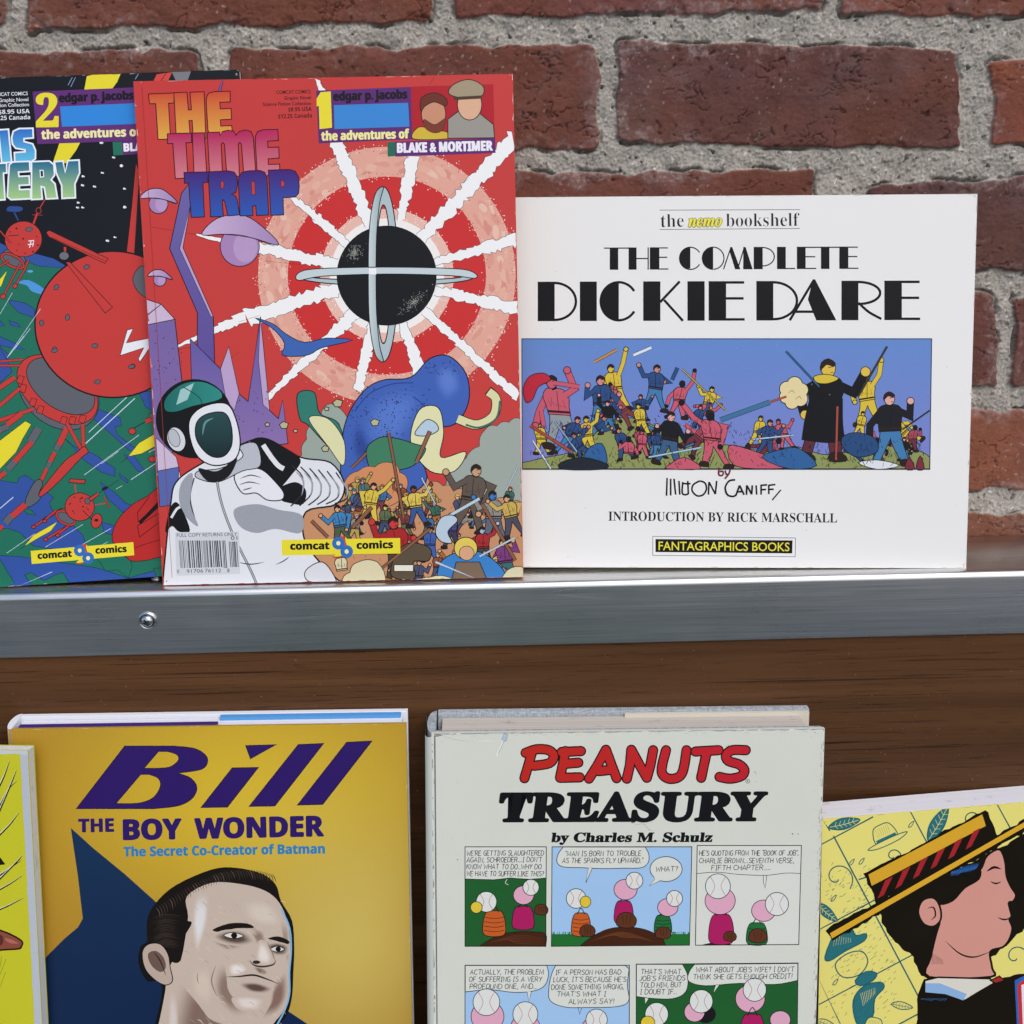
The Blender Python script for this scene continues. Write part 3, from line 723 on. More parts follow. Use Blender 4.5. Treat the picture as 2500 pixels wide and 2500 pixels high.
# ------------------------------------------------------------------ 1. red comic book with the sunburst
def book_red():
    a = Art(PT['tt']); a.z = Z1
    rg = random.Random(11)
    cx, cy = 1460, 1040
    def ring(r, n=72): return [(cx+r*math.cos(2*math.pi*k/n), cy+r*1.0*math.sin(2*math.pi*k/n)) for k in range(n)]
    a.poly(ring(486), '#dfa593', [ring(374)])
    for k in range(170):
        t = rg.uniform(0, 6.283); rr = rg.uniform(388, 470); c = rg.choice(['#e3b09c', '#d99a88', '#e6bda8', '#d58f80', '#e2ad97'])
        a.ell(cx+rr*math.cos(t), cy+rr*math.sin(t), rg.uniform(10, 34), rg.uniform(6, 14), c, rot=math.degrees(t)+90+rg.uniform(-20, 20), n=10)
    a.poly(ring(374), '#c92f2e', [ring(250)])
    a.poly(ring(252), '#e6b8a8', [ring(214)]); a.poly(ring(216), '#f1ece6')
    for R0, cc, sp, m in ((486, '#efe3d8', 10, 420), (374, '#efe0d4', 9, 330), (250, '#f0e4dc', 9, 260), (478, '#c83c39', 9, 200), (382, '#c92f2e', 8, 200), (215, '#f4efea', 10, 160)):
        a.dots([(cx+(R0+rg.gauss(0, sp))*math.cos(t), cy+(R0+rg.gauss(0, sp))*math.sin(t)) for t in (rg.uniform(0, 6.283) for _ in range(m))], 2.0, cc)
    rays = [((1395, 850), (1270, 530), 34, 40), ((1218, 345), (1196, 300), 18, 12), ((1510, 830), (1562, 590), 22, 42), ((1592, 900), (1945, 520), 34, 50),
            ((1640, 990), (1960, 900), 22, 40), ((1640, 1095), (1960, 1165), 26, 36), ((1600, 1170), (1955, 1498), 24, 26), ((1520, 1220), (1590, 1420), 26, 40),
            ((1410, 1210), (1350, 1480), 30, 30), ((1340, 1180), (905, 1600), 40, 10), ((1285, 1085), (930, 1200), 40, 46), ((930, 1195), (640, 1320), 34, 4),
            ((1270, 1000), (960, 930), 36, 30), ((960, 935), (740, 885), 26, 5), ((1318, 930), (1190, 820), 20, 34), ((1200, 825), (1098, 742), 24, 16)]
    for k, (p, q, w0, w1) in enumerate(rays): jag(a, p, q, w0, w1, seed=k)
    for p, q in (((570, 856), (740, 885)), ((1000, 985), (1150, 1000)), ((1700, 740), (1770, 670)), ((900, 1215), (980, 1190)), ((770, 1300), (640, 1325)), ((1640, 290), (1620, 320)), ((820, 1390), (900, 1330))):
        a.line([p, q], 1.8, '#3a1512', taper=True)
    # dark globe with plain grey hoops
    va = '#aebfc2'
    a.ell(1447, 1035, 55, 330, va, 3, n=60, hole=(27, 262)); a.ell(1458, 1044, 333, 34, va, 3, n=60, hole=(286, 13))
    a.ell(1459, 1040, 187, 187, '#111113', 2.5, n=60)
    for (x, y, r1, r2, ro) in ((1338, 955, 38, 30, -50), (1560, 1140, 70, 26, -40)):
        for m in range(190):
            t = rg.uniform(0, 6.28); q = abs(rg.gauss(0, .5)); u, v = r1*q*math.cos(t), r2*q*math.sin(t); c, s_ = math.cos(R_(ro)), math.sin(R_(ro))
            a.dots([(x+u*c-v*s_, y+u*s_+v*c)], 1.7, '#8a8f86')
    a.poly(a.smooth([(1447, 706), (1415, 735), (1394, 860), (1390, 1030), (1394, 1210), (1415, 1335), (1447, 1365), (1432, 1300), (1421, 1180), (1419, 1035), (1421, 890), (1432, 770)]), ('grad', '#c9d4d4', '#8aa3a6', 'x', 1390, 1450), ol=2.5)
    a.poly(a.smooth([(1126, 1030), (1200, 1014), (1460, 1008), (1720, 1014), (1790, 1030), (1792, 1050), (1700, 1040), (1460, 1034), (1220, 1042), (1126, 1058)], k=4), '#c3d0d2', ol=2.5)
    a.rect(1392, 1012, 1420, 1036, '#eef1f0')
    # purple rock forms
    P1, P2, P3 = '#6d5a9b', '#574a8c', '#b9a0c6'
    a.poly([(822, 345), (838, 300), (842, 308), (832, 345)], P1, ol=1.6)
    a.poly([(715, 690), (722, 760), (690, 935), (805, 1195), (820, 1700), (742, 1700), (745, 1180), (640, 938), (685, 730)], ('grad', '#6b63a2', '#5a4690', 'y', 700, 1500), ol=2.4)
    a.poly([(722, 760), (690, 935), (805, 1195), (796, 1195), (678, 938)], P3, ol=1.4)
    a.poly([(548, 1130), (608, 1148), (560, 1185), (550, 1185)], '#c9b3cb', ol=2); a.poly([(608, 1148), (660, 1205), (556, 1228), (552, 1190)], '#cbb6cf', ol=2)
    a.poly([(553, 1225), (660, 1205), (700, 1560), (620, 1800), (570, 1800)], ('grad', '#7563a0', '#8468a0', 'y', 1200, 1700), ol=2.4)
    a.z = Z3
    a.poly([(690, 40), (800, 150), (830, 70), (868, 240), (900, 268), (945, -40), (978, 300), (1010, 330), (1026, 262), (1045, 420), (900, 440), (700, 330)], ('grad', '#62589f', '#8a70a8', 'y', 60, 420), ol=2.2)
    a.poly([(830, 70), (868, 240), (850, 300), (820, 260), (800, 150)], P3, ol=1.4); a.poly([(945, -40), (978, 300), (955, 280), (938, 120)], P3, ol=1.4)
    a.poly([(566, 400), (640, 470), (660, 560), (580, 640)], '#cbbad0', ol=1.6); a.poly([(572, 520), (650, 505), (640, 640), (580, 650)], '#5566a8', ol=1.6)
    a.dots([(rg.uniform(560, 660), rg.uniform(10, 380)) for _ in range(40)]+[(rg.uniform(760, 1000), rg.uniform(230, 400)) for _ in range(40)], 2.2, '#2c2050')
    a.z = Z1
    for (x, y, r, dx) in ((598, 745, 1.0, 0), (905, 880, 2.05, 0), (603, 1040, .66, 0)):
        a.ell(x, y+24*r, 36*r, 37*r, '#a783b4', 2.2); a.ell(x+10*r, y+26*r, 22*r, 28*r, '#b797c2', n=20)
        a.blob([(x-70*r, y+2*r), (x-40*r, y-28*r), (x+10*r, y-32*r), (x+55*r, y), (x+70*r, y+22*r), (x+20*r, y+8*r), (x-30*r, y+2*r)], ('grad', '#c9b0d0', '#a184b4', 'x', x-70*r, x+70*r), 2.4)
        a.curve([(x-66*r, y+4*r), (x, y+3*r), (x+64*r, y+24*r)], 2, INK)
    # plain blue bird
    a.blob([(962, 1200), (1030, 1222), (1082, 1262), (1150, 1292), (1230, 1276), (1330, 1284), (1215, 1312), (1168, 1338), (1110, 1345), (1064, 1338), (1074, 1296), (1030, 1240)], '#3d63ad', 2.2, k=3)
    # smoke, boulders, ground
    a.z = Z3
    cloud(a, [(1890, 330), (1890, 700), (1560, 700), (1640, 520), (1740, 430), (1760, 370)], '#9da79d')
    cloud(a, [(1090, 560), (1095, 460), (1130, 350), (1200, 275), (1262, 330), (1262, 560)], '#9aa79c')
    cloud(a, [(1100, 940), (1095, 640), (1190, 560), (1330, 520), (1460, 470), (1560, 560), (1700, 600), (1900, 640), (1900, 940)], '#c58e66')
    a.blob([(1252, 600), (1240, 430), (1262, 320), (1320, 230), (1390, 190), (1490, 180), (1560, 112), (1630, 104), (1692, 170), (1700, 270), (1650, 350), (1560, 370), (1520, 450), (1545, 560), (1400, 640)], '#3f60b0', 3)
    a.sblob([(1330, 420), (1330, 300), (1420, 230), (1520, 240), (1500, 340), (1430, 430)], '#3f60b0', '#5578c6', 7); a.sblob([(1600, 140), (1650, 150), (1670, 220), (1620, 260), (1580, 200)], '#3f60b0', '#5a7cc8', 6); a.sblob([(1290, 480), (1275, 400), (1300, 350), (1340, 420), (1360, 500)], '#3f60b0', '#2c478f', 6)
    pts = [(rg.gauss(1400, 90), rg.gauss(330, 90)) for _ in range(220)]
    a.dots([p for p in pts if 1270 < p[0] < 1560 and 210 < p[1] < 480], 2.4, '#182450')
    a.dots([(rg.uniform(1540, 1680), rg.uniform(120, 170)) for _ in range(40)], 2.2, '#182450')
    a.curve([(1290, 300), (1340, 240), (1420, 205), (1500, 200)], 4, '#27408a'); a.curve([(1500, 250), (1560, 300), (1600, 350)], 4, '#27408a')
    a.blob([(1520, 300), (1590, 290), (1610, 380), (1600, 470), (1690, 450), (1650, 520), (1560, 520), (1490, 420)], '#dfdcaa', 2.4)
    a.blob([(1080, 240), (1140, 235), (1160, 310), (1230, 350), (1250, 470), (1190, 430), (1120, 355), (1088, 330)], '#2f7a6c', 2.4); a.blob([(1120, 330), (1190, 330), (1248, 410), (1245, 500), (1190, 430)], '#dcd9a8', 2)
    a.curve([(1660, 330), (1730, 352), (1790, 320), (1800, 260), (1770, 228)], 36, INK); a.curve([(1660, 330), (1730, 352), (1790, 320), (1800, 260), (1772, 232)], 30, '#d9d7a4'); a.curve([(1690, 352), (1740, 362), (1800, 330), (1814, 265)], 7, '#3c6b5a')
    a.blob([(1330, 440), (1380, 398), (1440, 402), (1500, 420), (1545, 440), (1500, 500), (1420, 520), (1350, 520)], '#3d7d5d', 2.4)
    for x, y, s_ in ((1030, 355, 16), (1180, 440, 14), (1360, 345, 16), (1225, 275, 18), (970, 352, 9), (1185, 295, 9), (1072, 375, 8)):
        a.poly([(x-s_, y-s_*.2), (x-s_*.2, y-s_*.9), (x+s_, y-s_*.5), (x+s_*.7, y+s_*.6), (x-s_*.5, y+s_*.7)], '#b9b48d', ol=2.2)
    cloud(a, [(1250, 560), (1300, 520), (1420, 490), (1480, 560), (1430, 640), (1280, 640)], '#d08b5c')
    # plain crowd, no faces
    sk = '#d7a37d'
    crowd = [(1690, 740, 250, '#5f5348', '#5f5348', '#c79a74', 0, .2), (1335, 710, 150, '#d8bd47', '#d8bd47', sk, .05, .3), (1520, 720, 150, '#d9bf54', '#37558f', '#8a4c36', 0, .1), (1245, 790, 150, '#3f7fb0', '#4a5a42', sk, 0, .1),
             (1395, 760, 120, '#5d6b4c', '#3f4a6a', '#d7c26a', 0, None), (1795, 780, 190, '#8f8a82', '#5f6474', '#3b78b8', -.05, .2), (1870, 760, 160, '#c9aa56', '#4a4a5a', sk, 0, .1), (1640, 800, 130, '#514a86', '#3a3a52', sk, 0, None),
             (1460, 930, 250, '#a52528', '#4b3f33', '#c93a35', .02, .1), (1560, 850, 130, '#3b5fa6', '#3b5fa6', sk, 0, None), (1755, 870, 150, '#a92b30', '#444', '#a9bac8', 0, .1), (1845, 930, 170, '#7a3b78', '#3b6a6a', '#d3b26b', 0, .2),
             (1640, 960, 90, '#4a7a48', None, sk, 0, None), (1250, 940, 130, '#d9d0a6', None, '#d9d0a6', 0, None)]
    crowd = [tuple('#444444' if q == '#444' else q for q in c) for c in crowd]
    cl_ = ['#5d6b4c', '#8a4c36', '#3f6fa0', '#b59a4a', '#7a3b3b', '#4b4f6a', '#8f8a82', '#3b6a5a', '#a8682f']
    back = sorted([(rg.uniform(1270, 1890), rg.uniform(640, 800), rg.uniform(80, 125), rg.choice(cl_), rg.choice(cl_), sk, rg.uniform(-.1, .1), rg.choice([None, .1, .25])) for _ in range(26)], key=lambda q: q[1])
    for c in back: peg(a, *c[:8], 2.0, rg.choice(cl_+['#d8c26a', '#a9bac8']))
    for x, y, s_, t, l, h, le, ar in crowd: peg(a, x, y, s_, t, l, h, le, ar, 2.2)
    front = sorted([(rg.uniform(1290, 1890), rg.uniform(900, 960), rg.uniform(95, 135), rg.choice(cl_), rg.choice(cl_), sk, rg.uniform(-.1, .1), rg.choice([None, .1])) for _ in range(9)], key=lambda q: q[1])
    for c in front: peg(a, *c[:8], 2.0, rg.choice(cl_+['#d8c26a', '#a9bac8']))
    for k in range(160): xx, yy = rg.uniform(1250, 1890), rg.uniform(580, 920); a.line([(xx, yy), (xx+rg.uniform(-9, 9), yy+rg.uniform(5, 14))], 2.2, INK, taper=True)
    a.blob([(1585, 915), (1600, 850), (1660, 815), (1745, 815), (1810, 860), (1835, 905), (1800, 940), (1600, 940)], '#3a7fc2', 2.4); a.ell(1690, 800, 42, 40, '#dfc65a', 2.4); a.ell(1693, 818, 27, 26, sk, 1.6)
    a.poly([(1655, 850), (1740, 850), (1765, 940), (1640, 940)], '#7b6754', ol=2)
    a.blob([(1420, 900), (1440, 815), (1490, 780), (1560, 800), (1555, 845), (1500, 850), (1505, 910)], '#5a4d3c', 2.4); a.rect(1430, 860, 1500, 884, '#e4dfcb', 2)
    for p, q, w_ in (((1335, 915), (1560, 730), 9), ((1410, 380), (1465, 690), 8), ((1750, 640), (1870, 845), 10), ((1275, 510), (1330, 455), 8), ((1130, 700), (1190, 760), 9), ((1280, 725), (1350, 650), 12)):
        a.line([p, q], w_+4, INK); a.line([p, q], w_, '#8a5a42')
    for p, q, w_ in (((1580, 850), (1720, 915), 16), ((1740, 830), (1868, 762), 12), ((1600, 700), (1740, 620), 20), ((1530, 545), (1580, 640), 8), ((1835, 590), (1880, 500), 7)):
        a.line([p, q], w_+4, INK, taper=True); a.line([p, q], w_, '#b8cad6', taper=True)
    a.blob([(1505, 385), (1545, 335), (1580, 345), (1590, 372), (1550, 392)], '#b4cada', 2.4); a.line([(1560, 375), (1510, 490)], 16, INK); a.line([(1560, 375), (1510, 490)], 11, '#8a5f48')
    a.blob([(1580, 740), (1600, 690), (1640, 680), (1660, 700), (1625, 740), (1640, 780), (1600, 775)], '#b6c8d4', 2.2)
    cloud(a, [(1240, 925), (1300, 850), (1370, 850), (1400, 925)], '#d9cfa8', 2); cloud(a, [(1510, 930), (1560, 905), (1640, 910), (1700, 940)], '#d8d2a6', 2); cloud(a, [(1820, 945), (1840, 880), (1905, 870), (1905, 945)], '#d6cfa9', 2)
    # plain white padded suit with a dark closed visor
    w0, gr = '#dfe1e4', '#9b9fa8'
    a.poly(a.smooth([(600, 830), (620, 640), (640, 560), (720, 500), (860, 430), (960, 405), (1090, 470), (1200, 490), (1250, 570), (1220, 640), (1110, 668), (1105, 770), (1160, 850), (1215, 905), (1215, 960), (600, 960), (592, 930)]), w0, ol=4)
    a.poly(a.smooth([(905, 420), (960, 400), (1040, 440), (1090, 480), (1060, 530), (1000, 590), (960, 540), (900, 520)]), '#0f1013', ol=2)
    a.curve([(955, 425), (985, 470), (1010, 500), (1030, 512)], 18, w0); 
    a.poly(a.smooth([(1000, 590), (1070, 560), (1110, 590), (1100, 640), (1050, 636), (1020, 625)]), '#0f1013')
    for k in range(6):
        x = 1085+k*32; a.curve([(x-26, 500+k*5), (x+12, 540+k*9), (x+12, 600+k*4), (x-30, 648-k*2)], 5, '#25272c', k=4)
        a.curve([(x-14, 520+k*5), (x+16, 556+k*6), (x+10, 610+k*2)], 7, gr, True, 4)
    a.blob([(850, 540), (890, 510), (950, 515), (1000, 560), (1030, 600), (1020, 625), (970, 625), (930, 600), (880, 600)], '#e4e5e8', 3)
    for q in ([(870, 548), (910, 535), (950, 545)], [(868, 570), (905, 560), (945, 568)], [(880, 590), (915, 580)]): a.curve(q, 4, '#2b2d33', True)
    a.blob([(720, 520), (800, 510), (880, 470), (870, 430), (930, 420), (945, 500), (880, 520), (790, 560), (715, 545)], '#b7bbc2', 2.4)
    a.poly(a.smooth([(850, 660), (930, 640), (1010, 660), (1095, 680), (1090, 745), (1000, 730), (930, 745), (870, 720)]), gr)
    a.blob([(1110, 880), (1170, 850), (1215, 905), (1210, 930), (1120, 920)], '#d6d8dc', 2.4)
    a.curve([(785, 540), (805, 640), (850, 760), (910, 880), (935, 940)], 9, '#3a3d44'); a.curve([(785, 540), (805, 640), (850, 760), (910, 880), (935, 940)], 4, '#b9bcc2')
    a.curve([(705, 545), (690, 620), (715, 720)], 5, '#3a3d44'); a.poly(a.smooth([(660, 560), (700, 530), (690, 640), (720, 720), (670, 680), (650, 620)]), gr)
    a.poly(a.smooth([(600, 740), (620, 650), (650, 640), (690, 735), (650, 740), (625, 720)]), '#111215'); a.curve([(622, 690), (640, 660), (655, 650)], 9, w0)
    a.curve([(860, 850), (910, 858), (960, 850)], 4, '#2a2c30', True); a.curve([(1000, 860), (1030, 846), (1050, 830)], 4, '#2a2c30', True)
    a.poly(a.smooth([(720, 510), (790, 520), (860, 470), (830, 540), (760, 560)]), '#17181b')
    a.ell(705, 330, 138, 142, '#0e0f11', 2, n=48)
    a.blob([(720, 470), (690, 400), (690, 330), (740, 285), (820, 275), (856, 330), (872, 420), (850, 480), (780, 500)], '#e2e4e7', 3.4)
    a.blob([(600, 300), (602, 255), (660, 205), (735, 196), (795, 225), (805, 255), (760, 272), (700, 285), (640, 305)], ('grad', '#1d6a63', '#2d8b80', 'x', 600, 800), 2)
    a.poly([(655, 225), (705, 200), (680, 262), (640, 280)], '#9ec5c4'); a.curve([(665, 215), (720, 250), (735, 280)], 3, '#0f3a36')
    a.blob([(742, 448), (712, 400), (714, 345), (750, 314), (812, 308), (838, 350), (842, 420), (818, 462), (780, 470)], ('grad', '#274a4c', '#12282a', 'y', 310, 470), 3)
    a.curve([(735, 390), (745, 345), (775, 328)], 8, '#5f9090', True)
    a.ell(640, 405, 33, 46, '#d2d5d9', 3, rot=-20); a.ell(632, 400, 20, 34, '#b9bcc2', 1.6, rot=-20)
    # bar code sticker area
    a.poly([(636, 742), (868, 740), (872, 893), (641, 900)], '#ced1d6')
    a.text('FULL COPY RETURNS ONLY', (642, 759), (861, 755), 13, '#33363d', 'sans'); a.text('01', (838, 770), (862, 769), 14, '#33363d')
    x = 648.0; rb_ = random.Random(2)
    while x < 818:
        wd = rb_.choice([1.6, 1.6, 3, 4.4]); a.line([(x+2, 772), (x+9, 872)], wd, '#2b2e36'); x += wd+rb_.choice([1.8, 2.6, 4])
    x = 832.0
    while x < 862:
        wd = rb_.choice([1.6, 2.6, 4]); a.line([(x, 776), (x+6, 868)], wd, '#2b2e36'); x += wd+rb_.choice([1.8, 3])
    a.poly([(680, 872), (806, 868), (807, 890), (681, 893)], '#ced1d6')
    for tx, p, q in (('0', (643, 891), (651, 891)), ('91706', (678, 890), (738, 888)), ('76112', (744, 888), (803, 887)), ('8', (825, 887), (833, 887))): a.text(tx, p, q, 14, '#33363d')
    comcat(a, [(1022, 770), (1452, 763), (1453, 819), (1023, 826)], ((1053, 805), (1196, 803)), ((1294, 802), (1427, 799)), (1228, 782), (1258, 812), 23, 27)
    # title
    a.z = Z8
    def outl(l, cg, holes=()):
        for q in l:
            pts, hs = q if isinstance(q, tuple) else (q, ())
            a.line(pts, 19, '#3a0a12', True)
            for h in hs: a.line(h, 9, '#3a0a12', True)
        for q in l:
            pts, hs = q if isinstance(q, tuple) else (q, ())
            a.poly(pts, cg, hs)
    sm = lambda p: a.smooth(p, True, 4)
    outl([[(138, 208), (385, 198), (385, 290), (330, 292), (350, 650), (235, 655), (210, 296), (148, 297)],
          [(393, 195), (515, 190), (530, 368), (570, 366), (555, 190), (688, 186), (704, 645), (590, 648), (576, 465), (535, 467), (545, 592), (415, 594)],
          [(718, 280), (722, 235), (740, 200), (790, 185), (948, 180), (950, 278), (845, 282), (850, 358), (958, 354), (962, 452), (850, 458), (855, 530), (965, 526), (968, 580), (850, 640), (760, 642), (735, 560)]],
         ('grad', '#cc4a30', '#e0a845', 'y', 190, 650))
    outl([[(328, 608), (560, 600), (562, 685), (505, 690), (525, 1042), (408, 1048), (382, 695), (330, 697)], [(578, 600), (690, 597), (712, 985), (595, 988)],
          [(728, 595), (845, 590), (850, 630), (880, 585), (930, 573), (985, 580), (1012, 625), (1050, 582), (1110, 570), (1160, 585), (1182, 640), (1205, 985), (1095, 1000), (1070, 705), (1050, 682), (1030, 705), (1042, 1025), (925, 1010), (900, 705), (880, 684), (860, 705), (870, 980), (752, 985)],
          [(1210, 680), (1213, 625), (1232, 585), (1280, 568), (1428, 564), (1433, 666), (1325, 672), (1328, 745), (1437, 741), (1440, 843), (1330, 850), (1333, 915), (1445, 912), (1447, 965), (1310, 1025), (1250, 1020), (1228, 960)]],
         ('grad', '#b52459', '#d27c86', 'y', 600, 1040))
    outl([[(495, 996), (728, 990), (725, 1085), (675, 1088), (690, 1432), (568, 1437), (540, 1092), (500, 1094)],
          ([(738, 990), (930, 980), (990, 992), (1018, 1035), (1022, 1110), (1008, 1185), (960, 1212), (1005, 1230), (1022, 1280), (1042, 1412), (935, 1422), (905, 1290), (885, 1258), (868, 1260), (880, 1428), (762, 1432)], [[(855, 1075), (885, 1080), (896, 1110), (885, 1150), (858, 1155)]]),
          ([(1040, 1080), (1048, 1030), (1075, 995), (1130, 980), (1250, 976), (1295, 992), (1318, 1040), (1335, 1412), (1222, 1418), (1215, 1320), (1175, 1322), (1177, 1420), (1058, 1422)], [[(1165, 1090), (1185, 1072), (1202, 1090), (1208, 1215), (1168, 1218)]]),
          ([(1342, 972), (1550, 966), (1605, 985), (1635, 1040), (1642, 1130), (1635, 1200), (1605, 1233), (1480, 1240), (1485, 1412), (1367, 1416)], [[(1460, 1070), (1490, 1070), (1503, 1100), (1495, 1135), (1463, 1140)]])],
         ('grad', '#432478', '#2a58b0', 'y', 990, 1420))
    # heading block
    a.z = Z1; dk = '#2a1013'
    for tx, p, q, cap, f_ in (('COMCAT COMICS', (1043, 355), (1172, 352), 14, 'sans'), ('Graphic Novel', (1073, 377), (1173, 374), 14, 'sans'), ('Science Fiction Collection', (992, 400), (1174, 396), 14, 'sans'), ('$8.95 USA', (1088, 421), (1176, 418), 15, 'sansb'), ('$12.25 Canada', (1050, 447), (1177, 443), 15, 'sansb')):
        a.text(tx, p, q, cap, dk, f_, .012)
    a.poly([(1193, 342), (1552, 328), (1556, 525), (1203, 541)], '#5d2a70')
    a.poly([(1195, 372), (1210, 348), (1248, 345), (1253, 482), (1206, 487), (1203, 400), (1195, 402)], '#e8da35')
    a.text('edgar p. jacobs', (1257, 380), (1538, 371), 34, '#17101c', 'sansb', .045)
    a.poly([(1260, 397), (1540, 388), (1545, 478), (1262, 487)], '#3b86cf')
    a.text('the adventures of', (1212, 530), (1545, 521), 34, '#efe79c', 'sansb', .035)
    a.poly([(1550, 327), (1861, 318), (1867, 520), (1556, 525)], '#b11d29')
    a.blob([(1560, 524), (1580, 480), (1640, 490), (1690, 500), (1700, 522)], '#d2b43c', 2); a.ell(1636, 430, 46, 58, '#c98f6f', 2.4); a.blob([(1588, 420), (1590, 370), (1640, 350), (1684, 372), (1682, 400), (1640, 385), (1605, 400)], '#6d2f22', 2)
    a.blob([(1600, 450), (1640, 470), (1680, 448), (1670, 490), (1640, 502), (1606, 485)], '#7a3a2a', 1)
    a.poly([(1690, 522), (1690, 450), (1730, 420), (1800, 420), (1862, 470), (1866, 520)], '#9a968c', ol=2.4); a.ell(1772, 395, 46, 58, '#dcae8c', 2.4); a.blob([(1695, 355), (1710, 320), (1770, 300), (1822, 325), (1818, 362), (1760, 372)], '#a39478', 2.4); a.line([(1712, 372), (1818, 366)], 12, '#4a3a2a')
    a.poly([(1462, 537), (1490, 535), (1492, 589), (1463, 591)], '#1f6b52'); a.poly([(1490, 535), (1868, 521), (1870, 577), (1492, 591)], '#5d2a70')
    a.text('BLAKE & MORTIMER', (1498, 576), (1860, 567), 37, '#eceaf0', 'sansb', .04)
    a.worn(1, ['#d98f86', '#e3c9c2', '#a8332e'], 150)
    # crease by the spine
    a.clip = True
    a.z = ZF
    a.line([(268, 165), (325, 1090)], .8, '#a3352f')
    root = book_root('comic_book', PT['tt'], 'red comic book with white sunburst round a black globe, middle of the ledge', 'book')
    base = lambda u, v: lin('#c53f3b') if v < .2 else lin('#c6443e')
    a.build('front_cover', lambda u, v: lin('#c53d39'), root, print_mat('glossy_red_print', .36), (2, 2))
    t = .0055; w_, h_ = PT['tt'][6:8]
    sheared_box('page_block', root, paper_mat('comic_paper', '#d9d4c8'), .0006, w_-.0003, .0006, t-.0006, .0004, h_-.0004, 0)
    M = NT('red_card'); M.set(Base_Color=lin('#b8382f'), Roughness=.4)
    sheared_box('back_cover', root, M.m, 0, w_, t-.0005, t, 0, h_, 0)
    sheared_box('spine', root, M.m, -.0003, .0005, .0001, t-.0001, 0, h_, 0)
book_red()
